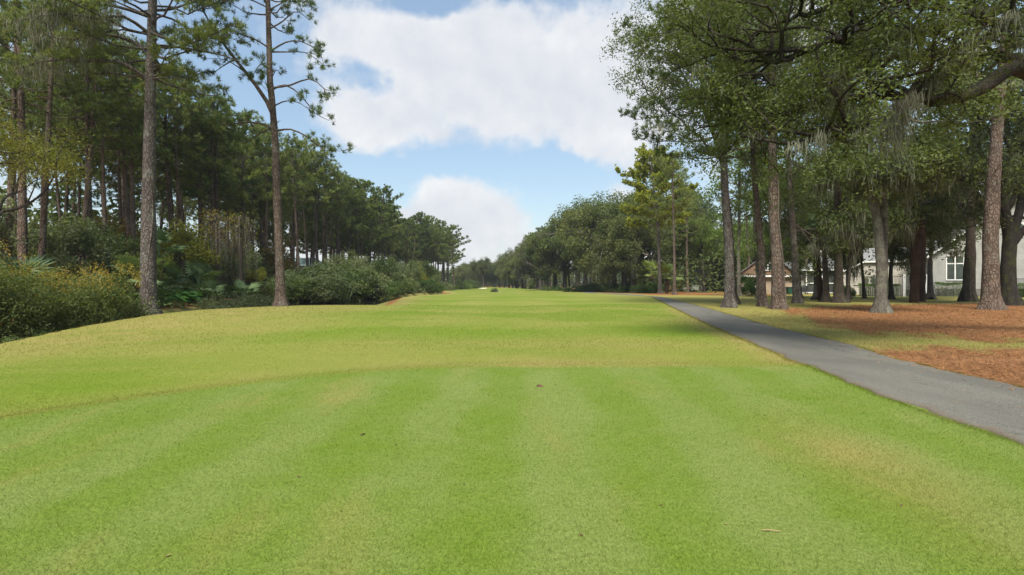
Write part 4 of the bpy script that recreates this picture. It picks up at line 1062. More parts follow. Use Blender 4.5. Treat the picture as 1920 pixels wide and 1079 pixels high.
custom_oak(51, (1652, 587), [([(1652, 587, 0), (1652, 500, 0), (1645, 420, 0), (1635, 370, 0), (1624, 310, 0), (1620, 255, .5)], .27), ([(1655, 520, .2), (1656, 420, .3), (1656, 340, .6), (1654, 260, 1.0)], .24)], .36,
           'smooth grey-barked oak with a double stem rising from the pine straw', 2.4, 4, 3, 24, 'oak', 'pale_bark', 90, updir=.6)
custom_oak(52, (1895, 573), [([(1892, 573, 0), (1890, 520, 0), (1893, 460, 0), (1890, 430, 0), (1876, 360, -.5), (1868, 310, -1)], .50), ([(1893, 455, 0), (1905, 420, 0), (1915, 370, 0), (1908, 320, .5), (1895, 270, 1)], .30), ([(1895, 460, 0), (1930, 420, -.5), (1970, 380, -1)], .28)], .5,
           'forked live oak behind the massive pine', 4.2, 4, 3, 20, 'oak', 'mossy_bark_shaded', 130, updir=.5)
custom_oak(53, (1812, 566), [([(1812, 566, 0), (1814, 500, 0), (1822, 440, 0), (1816, 395, 0), (1795, 380, 0), (1760, 378, -.5), (1720, 384, -1.5)], .30), ([(1820, 430, 0), (1800, 385, .5), (1780, 340, 1)], .2)], .3,
           'low crooked oak with a moss-hung horizontal limb before the window', 3.0, 4, 3, 20, 'oak', 'mossy_bark_shaded', 150, updir=.45)
custom_oak(54, (1549, 567), [([(1549, 567, 0), (1548, 520, 0), (1546, 470, 0), (1546, 420, 0)], .26)], .26, 'dark oak beside the patterned palm trunk', 3.4, 5, 3, 18, 'oak', 'oak_bark', 110)
custom_oak(55, (1588, 568), [([(1588, 568, 0), (1592, 520, 0), (1598, 480, 0), (1606, 440, 0)], .13)], .13, 'thin leaning oak stem against the dark straight pine', 2.2, 4, 2, 24, 'oak', 'oak_bark', 50)
custom_oak(56, (1621, 560), [([(1621, 560, 0), (1618, 520, 0), (1614, 480, 0), (1612, 430, 0)], .15)], .15, 'slim curved oak before the blank beige wall', 2.6, 4, 2, 26, 'oak', 'oak_bark', 60)
custom_oak(57, (1313, 549), [([(1313, 549, 0), (1313, 520, 0), (1315, 490, 0), (1316, 460, 0)], .26)], .26, 'small round dark green oak in front of the grey-roofed house', 3.4, 6, 3, 22, 'oak_light', 'oak_bark', 0, sig=.5, size=(.10, .2), updir=.7)
custom_oak(58, (1530, 562), [([(1532, 562, 3), (1530, 520, 3), (1524, 470, 3), (1520, 420, 3)], .24)], .24, 'leafy oak between the porch and the path-side pines', 3.6, 5, 3, 18, 'oak_light', 'oak_bark', 80)
custom_oak(59, (1745, 562), [([(1745, 562, 4), (1744, 500, 4), (1748, 440, 4), (1752, 390, 4)], .26)], .26, 'oak behind the twin palm trunks', 3.8, 5, 3, 18, 'oak', 'oak_bark', 110)
for k_, (px_, py_, lab_) in enumerate(((1592, 562, 'low-crowned oak before the blank beige wall end'), (1672, 562, 'moss-hung oak spreading before the raised deck'), (1500, 560, 'spreading dark oak over the green waste bin'))):
    custom_oak(600 + k_, (px_, py_), [([(px_, py_, 0), (px_ - 2, py_ - 50, 0), (px_ + 3, py_ - 90, 0), (px_ + 4, py_ - 130, 0)], .2)], .2, lab_, 3.6, 6, 3, 16, 'oak', 'oak_bark', 120, sig=.5, size=(.08, .15), updir=.3)
custom_oak(60, (1425, 560), [([(1420, 560, 6), (1420, 500, 6), (1416, 450, 6), (1414, 400, 6)], .24)], .24, 'bright green oak behind the path-side pines', 3.9, 6, 3, 18, 'oak_light', 'oak_bark', 40, size=(.1, .19))

custom_oak(61, (1376, 571), [([(1376, 571, 0), (1372, 480, 0), (1364, 380, 0), (1350, 290, 0), (1318, 200, -1)], .24)], .24, 'tall leafy oak directly behind the first stout pine', 4.9, 9, 3, 26, 'oak', 'oak_bark', 20, sig=.45, size=(.06, .12), updir=.6)
# palm trunks: twin palm in the straw, and the patterned one
def palm_at(px, py, tr, label, seed, r, lean=0.0, n=14):
    b = G(px, py); t = palmetto(b, label, None, n, tr, 1.0, seed, M['palmetto'], 'cabbage_palm', r); t.rotation_euler = (0, lean, 0); return t
palm_at(1714, 568, 7.0, 'rough reddish palm trunk, the left of a touching pair in the straw', 91, .34)
palm_at(1728, 566, 7.6, 'greyer palm trunk, the right of a touching pair in the straw', 92, .30)
palm_at(1540, 566, 6.2, 'leaning palm with criss-cross leaf-base pattern beside the dark oak', 93, .22, -.06)

# ------------------------------------------------------------------ the overhanging live oak, its trunk right of the view
def over_oak():
    rng = np.random.default_rng(8); b = np.array([19.0, 16.5, 0.0]); wood = Buf(); tips = []; rec = []
    fork = np.array([-.8, -.6, 4.2])
    tube(wood, spline([(0, 0, -.3), (-.1, -.1, 1.5), (-.4, -.3, 3), fork], 10), np.linspace(.62, .5, 10) * np.array([1.5, 1.2, 1.05] + [1] * 7), 12)
    def limb(pp, r, sub=10, L=2.2, depth=2, s0=.25, up=.4, r1=.3):
        pts = [fork] + [P(x, y, d) - b for x, y, d in pp]; sp = spline(pts, 26) + np.vstack([np.zeros((1, 3)), rng.normal(0, .05, (25, 3))])
        tube(wood, sp, np.linspace(r, r * r1, 26), 9); rec.append(sp[8:])
        for t in np.linspace(s0, 1, sub):
            i = min(24, int(t * 25)); ax = nrm(sp[i + 1] - sp[i]); a = rng.uniform(0, 6.28)
            d = nrm(ax * .5 + np.array([math.cos(a) * .8, math.sin(a) * .9, rng.uniform(-.15, up * 2)]))
            oak_branch(wood, tips, sp[i], d, r * .28, L * rng.uniform(.7, 1.25), depth, rng, .05, (2, 4), 5, .26, rec)
        oak_branch(wood, tips, sp[-1], sp[-1] - sp[-2], r * r1, L, depth, rng, .05, (2, 4), 5, .25, rec)
    limb([(1930, 135, 14.2), (1830, 175, 13.6), (1740, 190, 13.2), (1690, 180, 13), (1650, 162, 13), (1590, 186, 13), (1535, 202, 13.2), (1470, 212, 13.6)], .21, 8, 1.5, 2, .5, .5, .25)
    limb([(1960, 40, 15), (1860, 70, 14), (1790, 122, 13.2), (1735, 160, 12.8), (1690, 195, 12.6), (1655, 225, 12.4), (1560, 245, 12.4), (1490, 262, 12.6)], .20, 9, 1.4, 2, .5, .3, .25)
    limb([(1960, 0, 15), (1850, 30, 14), (1740, 60, 13.5), (1620, 70, 13), (1540, 85, 13), (1480, 110, 13.4), (1430, 130, 14)], .22, 15, 2.0, 2, .25, .5, .14)
    limb([(1960, -60, 15), (1850, -60, 14), (1720, -30, 13.5), (1600, -10, 13.5), (1530, 20, 14), (1470, 40, 14.5), (1420, 60, 15)], .19, 12, 2.0, 2, .3, .5, .14)
    limb([(1900, -90, 15), (1780, -60, 15), (1650, -70, 15.5), (1560, -60, 16), (1490, -30, 16)], .19, 12, 2.2, 2, .2, .5, .14)
    limb([(1930, 135, 14.4), (1830, 100, 15.5), (1720, 105, 16.5), (1600, 130, 17), (1510, 160, 17.5), (1450, 210, 18)], .18, 14, 2.0, 2, .25, .5, .14)
    limb([(2000, 60, 14), (1930, 60, 12.5), (1880, 40, 11.5), (1800, 20, 11)], .2, 5, 1.6, 2, .4, .5, .25)
    crown = Buf(); leaves(crown, tips, rng, 31, .21, (.03, .062), .8)
    mo = Buf()
    Q = np.concatenate(rec); low = Q[Q[:, 2] < np.percentile(Q[:, 2], 60)]
    moss_clumps(mo, low[rng.integers(0, len(low), 110)], rng, (.2, .8), 9, .006, .10)
    big = [(1690, 190, 12.8, 2.0, 46), (1670, 215, 12.7, 1.7, 40), (1650, 232, 12.5, 1.2, 30), (1715, 175, 13.0, 1.0, 26), (1560, 140, 13.0, .9, 30), (1570, 150, 13, 1.0, 26), (1585, 130, 13, .8, 20), (1820, 95, 13.5, .9, 18), (1905, 30, 12.2, 1.2, 26), (1915, 45, 12.2, 1.0, 22),
           (1890, 25, 12, .7, 18), (1750, 150, 13.2, .8, 20), (1620, 245, 12.5, .9, 24), (1540, 250, 12.5, .8, 20), (1500, 265, 12.6, .7, 18), (1600, 200, 13, .7, 16)]
    t = place_tree('live_oak', [('trunk', wood.mesh('oak_trunk', M['mossy_bark_shaded']), None), ('crown', crown.mesh('oak_crown', M['oak']), None)], b,
                   'great live oak whose mossy limbs reach over the path and straw')
    obj('hanging_moss', mo.mesh('oak_moss', M['moss']), t, kind='stuff')
    for x, y, d, L, k in big:
        mb = Buf(); moss_clumps(mb, [P(x, y, d - .7) - b, P(x + 9, y - 4, d - .7) - b + [0, .1, 0], P(x - 7, y + 2, d - .6) - b], rng, (L * .5, L * 1.0), k, .0085, .10); obj('moss_clump', mb.mesh('moss_clump', M['moss_pale']), t, kind='stuff')
over_oak()

# trees behind and between the houses
GH = 'trees standing behind the houses'
for k, (px, d, h) in enumerate(((1300, 150, 15), (1340, 140, 16), (1380, 128, 17), (1420, 118, 16), (1475, 106, 15), (1520, 112, 17), (1570, 100, 16), (1610, 104, 15), (1660, 96, 16), (1710, 100, 16), (1760, 92, 16), (1800, 96, 17), (1850, 90, 17), (1900, 88, 18), (1940, 84, 17),
                               (1330, 170, 18), (1400, 155, 18), (1460, 145, 19), (1540, 135, 19))):
    x_ = (px - 960) / F * d
    oak_at(x_, d, h, 'broad oak rising behind the roofs of the houses', GH, M['oak_light'] if k % 2 else M['oak'], None, 1.05, k % 3 == 0)
GPH = 'pines standing behind the houses'
for k, (px, d, h) in enumerate(((1290, 105, 20), (1320, 118, 21), (1405, 96, 20), (1510, 92, 21), (1600, 86, 20), (1680, 84, 21), (1735, 80, 20), (1780, 86, 21), (1925, 78, 21))):
    pine_at(px, d, h, 'tall pine trunk rising between and behind the houses', GPH, None, PV, M['pine_bark'])

# ------------------------------------------------------------------ houses
M['siding_grey'] = simple_mat('grey_siding', (0.27, 0.265, 0.235), (0.34, 0.335, 0.30), 1.2, .75)
M['siding_beige'] = simple_mat('beige_siding', (0.36, 0.33, 0.27), (0.43, 0.40, 0.335), 1.0, .75)
M['siding_tan'] = simple_mat('tan_siding', (0.26, 0.20, 0.14), (0.34, 0.26, 0.18), 1.2, .75)
M['brown_shingle'] = simple_mat('brown_shingle', (0.13, 0.080, 0.050), (0.21, 0.135, 0.085), 5, .85, (1, 1, 3), .02)
M['trim'] = simple_mat('white_trim', (0.66, 0.65, 0.61), (0.78, 0.77, 0.73), 3, .5)
M['roof_grey'] = simple_mat('grey_shingle', (0.10, 0.105, 0.10), (0.17, 0.17, 0.16), 4, .9, (1, 1, 4), .02)
M['roof_dark'] = simple_mat('dark_shingle', (0.055, 0.07, 0.07), (0.11, 0.125, 0.12), 3, .9, (1, 1, 4), .02)
M['roof_light'] = simple_mat('pale_shingle', (0.16, 0.16, 0.15), (0.24, 0.24, 0.225), 4, .9, (1, 1, 4), .02)
M['roof_teal'] = simple_mat('teal_metal_roof', (0.24, 0.36, 0.33), (0.34, 0.46, 0.42), 2, .45, (1, 1, 1), 0, .5)
M['glass'] = simple_mat('window_glass', (0.025, 0.035, 0.03), (0.05, 0.065, 0.055), 2, .08, spec=.6)
M['screen'] = simple_mat('insect_screen', (0.03, 0.033, 0.03), (0.055, 0.058, 0.05), 3, .8)
M['deck_grey'] = simple_mat('weathered_deck', (0.11, 0.105, 0.095), (0.20, 0.19, 0.17), 4, .85, (1, 1, .2), .005)
M['chimney_tan'] = simple_mat('tan_chimney', (0.38, 0.26, 0.14), (0.5, 0.36, 0.2), 3, .85)
M['green_plastic'] = simple_mat('green_plastic', (0.015, 0.06, 0.035), (0.02, 0.08, 0.05), 3, .5)
M['dark_metal'] = simple_mat('dark_metal', (0.02, 0.02, 0.02), (0.04, 0.04, 0.042), 3, .5)
M['car_paint'] = simple_mat('pale_car_paint', (0.50, 0.52, 0.47), (0.56, 0.58, 0.53), 1, .3, spec=.5)

def siding(b, x0, x1, y, z0, z1, top=None, board=.17, holes=()):
    """lapped boards facing -y; top(x)->z limits the boards (gable); holes = (x0,x1,z0,z1) openings"""
    z = z0
    while z < z1 - 1e-3:
        zt = min(z + board, z1); spans = [(x0, x1)]
        if top:
            xs_ = np.linspace(x0, x1, 200); ok = xs_[top(xs_) > (z + zt) / 2]
            if len(ok) == 0: break
            spans = [(ok[0], ok[-1])]
        for h0, h1, hz0, hz1 in holes:
            if hz0 < zt - .02 and hz1 > z + .02:
                spans = [s for a, c in spans for s in ((a, min(c, h0)), (max(a, h1), c)) if s[1] - s[0] > .01]
        for a, c in spans:
            b.add([(a, y - .03, z), (c, y - .03, z), (c, y - .004, zt + .01), (a, y - .004, zt + .01), (a, y + .05, z), (c, y + .05, z), (c, y + .05, zt), (a, y + .05, zt)],
                  [(0, 1, 2, 3), (0, 4, 5, 1), (0, 3, 7, 4), (1, 5, 6, 2)])
        z = zt
def part(name, parent, mat, *boxes):
    b = Buf()
    for q in boxes: box(b, *q)
    return obj(name, b.mesh(name, M[mat]), parent)
def slab(name, parent, mat, quad, th=.12):
    """sloping roof slab from four corners (counter-clockwise seen from above)"""
    b = Buf(); q = np.array(quad, float); lo = q - [0, 0, th]
    b.add(np.vstack([q, lo]), [(0, 1, 2, 3), (7, 6, 5, 4), (0, 4, 5, 1), (1, 5, 6, 2), (2, 6, 7, 3), (3, 7, 4, 0)]); return obj(name, b.mesh(name, M[mat]), parent)
def window(parent, x0, x1, z0, z1, y, cols=2, split=.67, fw=.11):
    """white frame with separate panes; split = height share of the lower panes"""
    b = Buf(); f = fw; zs = z0 + (z1 - z0) * split
    for q in ((x0, x1, y - .07, y + .02, z0, z0 + f), (x0, x1, y - .07, y + .02, z1 - f, z1), (x0, x0 + f, y - .07, y + .02, z0 + f, z1 - f), (x1 - f, x1, y - .07, y + .02, z0 + f, z1 - f)): box(b, *q)
    for c in range(1, cols):
        xm = x0 + (x1 - x0) * c / cols; box(b, xm - f / 2, xm + f / 2, y - .068, y + .018, z0 + f, z1 - f)
    if split < 1:
        for c in range(cols):
            a = x0 + (x1 - x0) * c / cols + (f if c == 0 else f / 2); e = x0 + (x1 - x0) * (c + 1) / cols - (f if c == cols - 1 else f / 2); box(b, a, e, y - .066, y + .016, zs - f / 2, zs + f / 2)
    w_ = obj('window', b.mesh('window_frame', M['trim']), parent)
    for c in range(cols):
        a = x0 + (x1 - x0) * c / cols; e = x0 + (x1 - x0) * (c + 1) / cols
        for lo, hi in (((z0, zs), (zs, z1)) if split < 1 else ((z0, z1),)):
            pb = Buf(); box(pb, a + .03, e - .03, y - .01, y + .01, lo + .03, hi - .03); obj('pane', pb.mesh('pane', M['glass']), w_)
    return w_
def railing(parent, x0, x1, y, zf, zt, mat='deck_grey', step=.13):
    top = part('railing', parent, mat, (x0, x1, y - .05, y + .05, zt - .06, zt), (x0, x1, y - .03, y + .03, zf + .08, zf + .14))
    b = Buf()
    for x in np.arange(x0 + .08, x1 - .03, step): box(b, x - .02, x + .02, y - .02, y + .02, zf + .14, zt - .06)
    o = obj('baluster_row', b.mesh('balusters', M[mat]), top); o['kind'] = 'stuff'

# grey house with the tall window
x0_, y0_ = .788 * 62, 62.0
hD = thing('grey_house', 'grey clapboard house with tall white-framed window and steep gable', 'house', (x0_, y0_, g1(x0_, y0_)), R(-25))
zb = -hD.location.z
gab = lambda x: np.minimum(4.9 + .80 * np.asarray(x), 4.9 + .80 * (14.4 - np.asarray(x)))
b = Buf(); siding(b, 0, 14.4, 0, .9, 10.9, gab, .2, [(1.25, 2.95, 1.85, 4.72)]); box(b, 0, 14.4, .3, 9, .0, 4.7); box(b, 1.2, 3.0, .2, .3, 1.7, 4.8); obj('wall', b.mesh('wall', M['siding_grey']), hD)
b = Buf(); box(b, 0, 14.4, -.0, .28, 0, .88); obj('foundation', b.mesh('foundation', M['deck_grey']), hD)
rf = slab('roof', hD, 'roof_light', [(-.6, -.5, 4.62), (7.2, -.5, 10.86), (7.2, 9.5, 10.86), (-.6, 9.5, 4.62)], .16)
slab('roof', hD, 'roof_light', [(7.2, -.5, 10.862), (15.0, -.5, 4.62), (15.0, 9.5, 4.62), (7.2, 9.5, 10.862)], .16)
part('corner_board', hD, 'siding_grey', (-.06, .08, -.06, .2, .9, 4.6))
bb = Buf(); bb.add([(-.6, -.56, 4.40), (7.2, -.56, 10.64), (7.2, -.56, 10.88), (-.6, -.56, 4.64), (-.6, -.5, 4.40), (7.2, -.5, 10.64), (7.2, -.5, 10.88), (-.6, -.5, 4.64)], [(0, 1, 2, 3), (4, 7, 6, 5), (0, 4, 5, 1), (3, 2, 6, 7)]); obj('rake_board', bb.mesh('rake_board', M['trim']), rf)
window(hD, 1.25, 2.95, 1.85, 4.72, -.0)
window(hD, 9.6, 11.2, 2.0, 4.4, -.0, 2, 1)
window(hD, 6.3, 8.1, 6.6, 8.2, -.03, 2, 1)
# deck on its left, with posts, railing and plank skirt
dk = thing('raised_deck', 'weathered raised deck with grey railing left of the grey house', 'deck', hD.location, R(-25))
part('platform', dk, 'deck_grey', (-7.4, -.15, -1.6, 3.0, 1.12, 1.27))
railing(dk, -7.4, -1.1, -1.5, 1.27, 2.4)
for x in (-3.0, -1.0): part('post', dk, 'trim', (x - .13, x + .13, -1.66, -1.4, 0, 2.55))
for j, x in enumerate(np.arange(-7.4, -.2, .21)): part('skirt_board', dk, 'deck_grey', (x, x + .17, -1.58 + .012 * (j % 3), -1.53 + .012 * (j % 3), .02, 1.1))
part('step', dk, 'deck_grey', (-2.8, -1.2, -1.95, -1.6, .75, .82)); part('step', dk, 'deck_grey', (-2.8, -1.2, -2.3, -1.95, .38, .45))
dk2 = thing('porch_deck', 'small grey-railed porch behind the forked live oak', 'deck', hD.location, R(-25))
part('platform', dk2, 'deck_grey', (4.6, 14, -1.8, -.1, .95, 1.1)); railing(dk2, 4.7, 14, -1.7, 1.1, 2.05)
part('post', dk2, 'deck_grey', (4.6, 4.75, -1.78, -1.63, 0, 2.1)); part('post', dk2, 'deck_grey', (13.9, 14.05, -1.78, -1.63, 0, 2.1))
# potted plants on the deck
def local(o, x, y, z):
    a = o.rotation_euler.z; return (o.location.x + x * math.cos(a) - y * math.sin(a), o.location.y + x * math.sin(a) + y * math.cos(a), o.location.z + z)
pot_b = Buf(); tube(pot_b, [(0, 0, 0), (0, 0, .02), (0, 0, .3), (0, 0, .34)], [.13, .15, .2, .21], 10)
POT = pot_b.mesh('pot', simple_mat('clay_pot', (.2, .1, .06), (.28, .15, .09), 4, .8))
for k, x in enumerate((-6.6, -5.9, -4.6)):
    t = thing('potted_plant', ['yellow-green potted plant on the deck beside the railing end', 'bright green potted plant on the deck', 'dark potted plant on the deck near the white post'][k], 'plant', local(dk, x, -1.05, 1.27))
    obj('pot', POT, t); f = obj('foliage', SV[3][1], t, [M['palm_light'], M['broadleaf'], M['hedge']][k]); f.scale = (.28, .28, .55); f.location = (0, 0, .28)

# beige house with blank gable wall
x0_, y0_ = .618 * 74, 74.0
hC = thing('beige_house', 'plain beige wall of a low house behind the slim oaks', 'house', (x0_, y0_, g1(x0_, y0_)), R(-30))
tp_ = lambda x: np.minimum(3.1 + .52 * np.asarray(x), 4.45)
b = Buf(); siding(b, 0, 7.9, 0, .05, 4.45, tp_, .3); box(b, .02, 7.9, .06, 6, 0, 3.05); obj('wall', b.mesh('wall', M['siding_beige']), hC)
slab('roof', hC, 'roof_light', [(-.35, -.3, 3.0), (2.6, -.3, 4.55), (2.6, 6, 4.55), (-.35, 6, 3.0)], .14)
slab('roof', hC, 'roof_light', [(2.6, -.3, 4.56), (8.3, -.3, 4.5), (8.3, 5, 6.6), (2.6, 5, 6.6)], .14)
bb = Buf(); bb.add([(-.35, -.36, 2.84), (2.6, -.36, 4.39), (2.6, -.36, 4.58), (-.35, -.36, 3.03), (8.3, -.36, 4.33), (8.3, -.36, 4.52)], [(0, 1, 2, 3), (1, 4, 5, 2)]); obj('fascia', bb.mesh('fascia', M['trim']), hC)

# screened porch with hipped roof
x0_, y0_ = .551 * 80, 80.0
hP = thing('screened_porch_house', 'grey house with white-posted screened porch and hipped roof', 'house', (x0_, y0_, g1(x0_, y0_)), R(-28))
for x in (0, 2.05, 4.1): part('post', hP, 'trim', (x, x + .15, -.1, .05, .25, 3.5))
part('rail', hP, 'trim', (.15, 2.05, -.07, .0, 1.52, 1.64)); part('rail', hP, 'trim', (2.2, 4.1, -.07, .0, 1.52, 1.64))
part('sill', hP, 'trim', (0, 4.25, -.14, .06, .1, .25)); part('fascia', hP, 'trim', (-.5, 4.8, -.55, -.45, 3.45, 3.66))
for x in (.15, 2.2):
    part('screen_panel', hP, 'screen', (x, x + 1.9, .01, .03, .25, 1.52)); part('screen_panel', hP, 'screen', (x, x + 1.9, .01, .03, 1.64, 3.45))
b = Buf(); siding(b, -3.6, -.01, .6, 0, 3.4, None, .25); box(b, -3.6, -.02, .66, 6, 0, 3.4); box(b, .0, 4.2, .5, 5, 0, 3.3); obj('wall', b.mesh('wall', M['siding_grey']), hP)
b = Buf(); b.add([(-.6, -.55, 3.62), (4.9, -.55, 3.62), (4.9, 5, 3.62), (-.6, 5, 3.62), (1.5, 1.8, 5.5), (3.0, 1.8, 5.5)], [(0, 1, 5, 4), (1, 2, 5), (2, 3, 4, 5), (3, 0, 4), (3, 2, 1, 0)]); obj('roof', b.mesh('roof', M['roof_grey']), hP)
slab('roof', hP, 'roof_grey', [(-4.0, .2, 3.4), (-.62, .2, 3.4), (-.62, 5, 5.0), (-4.0, 5, 5.0)], .14)
part('chimney', hP, 'siding_beige', (2.0, 3.0, 3.2, 4.0, 4.6, 6.7))

# brown-shingled house
x0_, y0_ = .428 * 84, 84.0
hB = thing('brown_house', 'house with brown shingled gable and white eave behind the path-side pines', 'house', (x0_, y0_, g1(x0_, y0_)), R(-22))
b = Buf(); siding(b, 0, 7.5, 0, 0, 2.75, None, .25, [(.6, 1.8, 1.0, 2.3)]); box(b, 0, 7.5, .3, 7, 0, 2.75); obj('wall', b.mesh('wall', M['siding_tan']), hB)
b = Buf(); b.add([(-.6, -.5, 2.8), (8.1, -.5, 2.8), (3.9, -.48, 6.2), (-.6, 7, 2.8), (8.1, 7, 2.8), (3.9, 7, 6.2)], [(0, 1, 2), (3, 5, 4)]); obj('gable', b.mesh('gable', M['brown_shingle']), hB)
slab('roof', hB, 'roof_grey', [(-.9, -.8, 2.72), (3.9, -.8, 6.42), (3.9, 7.2, 6.42), (-.9, 7.2, 2.72)], .16); slab('roof', hB, 'roof_grey', [(3.9, -.8, 6.421), (8.5, -.8, 2.72), (8.5, 7.2, 2.72), (3.9, 7.2, 6.421)], .16)
part('fascia', hB, 'trim', (-.7, 8.2, -.58, -.51, 2.62, 2.86)); window(hB, .6, 1.8, 1.0, 2.3, -.0, 2, 1)
part('chimney', hB, 'brown_shingle', (4.2, 5.6, 2.5, 3.6, 5.0, 7.4)); window(hB, 3.2, 4.6, 3.6, 4.8, -.55, 2, 1)
# white slatted bench in front of it
bx_, by_ = .442 * 77, 77.0
bn = thing('garden_bench', 'white slatted garden bench before the brown-shingled house', 'bench', (bx_, by_, g1(bx_, by_)), R(-20))
for x in (-1.0, 0, 1.0): part('leg', bn, 'trim', (x - .05, x + .05, -.25, -.15, 0, .5)); part('leg', bn, 'trim', (x - .05, x + .05, .2, .3, 0, 1.15))
for k in range(4): part('seat_slat', bn, 'trim', (-1.1, 1.1, -.27 + k * .13, -.17 + k * .13, .5, .54))
for k in range(3): part('back_slat', bn, 'trim', (-1.1, 1.1, .15, .19, .66 + k * .2, .78 + k * .2))
# green waste bin and a dark covered grill
gx_, gy_ = .520 * 74, 74.0
wb = thing('waste_bin', 'green wheeled waste bin between the pine trunks', 'bin', (gx_, gy_, g1(gx_, gy_)))
bb = Buf(); v = [(-.26, -.3, .06), (.26, -.3, .06), (.26, .3, .06), (-.26, .3, .06), (-.34, -.4, 1.0), (.34, -.4, 1.0), (.34, .38, 1.0), (-.34, .38, 1.0)]
bb.add(v, [(3, 2, 1, 0), (0, 1, 5, 4), (1, 2, 6, 5), (2, 3, 7, 6), (3, 0, 4, 7)]); obj('body', bb.mesh('bin_body', M['green_plastic']), wb)
part('lid', wb, 'green_plastic', (-.37, .37, -.45, .42, 1.0, 1.07)); 
for s in (-1, 1):
    q = Buf(); tube(q, [(s * .24, .36, .1), (s * .3, .36, .1)], [.1, .1], 12); obj('wheel', q.mesh('bin_wheel', M['dark_metal']), wb)
gx_, gy_ = .545 * 76, 76.0
gr = thing('covered_grill', 'dark covered barbecue grill beside the screened porch', 'grill', (gx_, gy_, g1(gx_, gy_)))
part('body', gr, 'dark_metal', (-.7, .7, -.3, .3, .35, .95)); q = Buf(); tube(q, [(-.7, 0, .95), (-.68, 0, .95), (.68, 0, .95), (.7, 0, .95)], [.05, .3, .3, .05], 12); obj('hood', q.mesh('hood', M['dark_metal']), gr)
for x in (-.6, .6): part('leg', gr, 'dark_metal', (x - .04, x + .04, -.25, -.17, 0, .35)); part('leg', gr, 'dark_metal', (x - .04, x + .04, .17, .25, 0, .35))

# grey-roofed low house with tan chimney, farthest right-hand house
x0_, y0_ = .308 * 138, 138.0
hA = thing('low_grey_roofed_house', 'low house with long dark grey roof and tan chimney', 'house', (x0_, y0_, g1(x0_, y0_)), R(-15))
part('wall', hA, 'siding_tan', (0, 15, .6, 7, 0, 2.4))
slab('roof', hA, 'roof_dark', [(-.8, -.3, 2.3), (15.5, -.3, 2.3), (14.5, 4, 5.7), (1.0, 4, 5.4)], .15); slab('roof', hA, 'roof_dark', [(1.0, 4, 5.41), (14.5, 4, 5.71), (15.5, 9, 2.3), (-.8, 9, 2.3)], .15)
part('porch_post', hA, 'trim', (.8, .95, 0, .15, 0, 2.3)); part('chimney', hA, 'chimney_tan', (7.6, 9.2, 1.2, 2.4, 2.8, 6.2)); part('fascia', hA, 'trim', (-.8, 15.5, -.42, -.31, 2.12, 2.28))
bb = Buf(); bb.add([(-1.6, -.4, 6.0), (-.6, -.4, 5.2), (.2, -.4, 4.4), (.2, -.4, 4.7), (-.6, -.4, 5.5), (-1.6, -.4, 6.3), (-1.6, -.2, 6.0), (.2, -.2, 4.4), (.2, -.2, 4.7), (-1.6, -.2, 6.3)], [(0, 2, 3, 5), (6, 9, 8, 7), (0, 6, 7, 2), (5, 3, 8, 9)]); obj('rake_board', bb.mesh('rake_board', M['trim']), hA)
window(hA, 3, 4.4, .8, 2.0, .59, 2, 1); window(hA, 10, 11.4, .8, 2.0, .59, 2, 1)
# parked pale car before it
cx_, cy_ = .341 * 122, 122.0
cr = thing('parked_car', 'pale parked car before the low grey-roofed house', 'car', (cx_, cy_, g1(cx_, cy_)), R(8))
prof = [(-2.2, .35), (-2.2, .75), (-1.9, .92), (-1.05, 1.0), (-.45, 1.5), (1.0, 1.55), (1.75, 1.1), (2.15, 1.0), (2.2, .35)]
bb = Buf(); m = len(prof); vv = [(x, y, z) for y, k_ in ((-.85, 1), (-.72, 2), (.72, 2), (.85, 1)) for x, z in [(px_, (pz if pz < 1.02 else (1.0 if k_ == 1 else pz))) for px_, pz in prof]]
ff = [(r * m + i, r * m + (i + 1) % m, (r + 1) * m + (i + 1) % m, (r + 1) * m + i) for r in range(3) for i in range(m)] + [tuple(range(m))[::-1], tuple(range(3 * m, 4 * m))]
bb.add(vv, ff); obj('body', bb.mesh('car_body', M['car_paint']), cr)
for a, e in ((-.75, .15), (.25, 1.1)):
    q = Buf(); q.add([(a - .12, -.83, 1.03), (e + .1, -.83, 1.03), (e, -.755, 1.40), (a + .15, -.755, 1.40), (a - .12, -.80, 1.03), (e + .1, -.80, 1.03), (e, -.73, 1.40), (a + .15, -.73, 1.40)], [(0, 1, 2, 3), (4, 7, 6, 5), (0, 4, 5, 1), (3, 2, 6, 7)]); obj('side_window', q.mesh('side_window', M['glass']), cr)
q = Buf(); q.add([(-1.08, -.7, 1.03), (-1.08, .7, 1.03), (-.5, .66, 1.49), (-.5, -.66, 1.49)], [(0, 3, 2, 1)]); obj('windscreen', q.mesh('windscreen', M['glass']), cr)
for x in (-1.4, 1.4):
    for y in (-.86, .86):
        q = Buf(); tube(q, [(x, y - .1, .33), (x, y - .09, .33), (x, y + .09, .33), (x, y + .1, .33)], [.05, .33, .33, .05], 16); wh = obj('wheel', q.mesh('tyre', M['dark_metal']), cr)
        q = Buf(); tube(q, [(x, y - .11, .33), (x, y + .11, .33)], [.19, .19], 12); obj('rim', q.mesh('rim', M['car_paint']), wh)

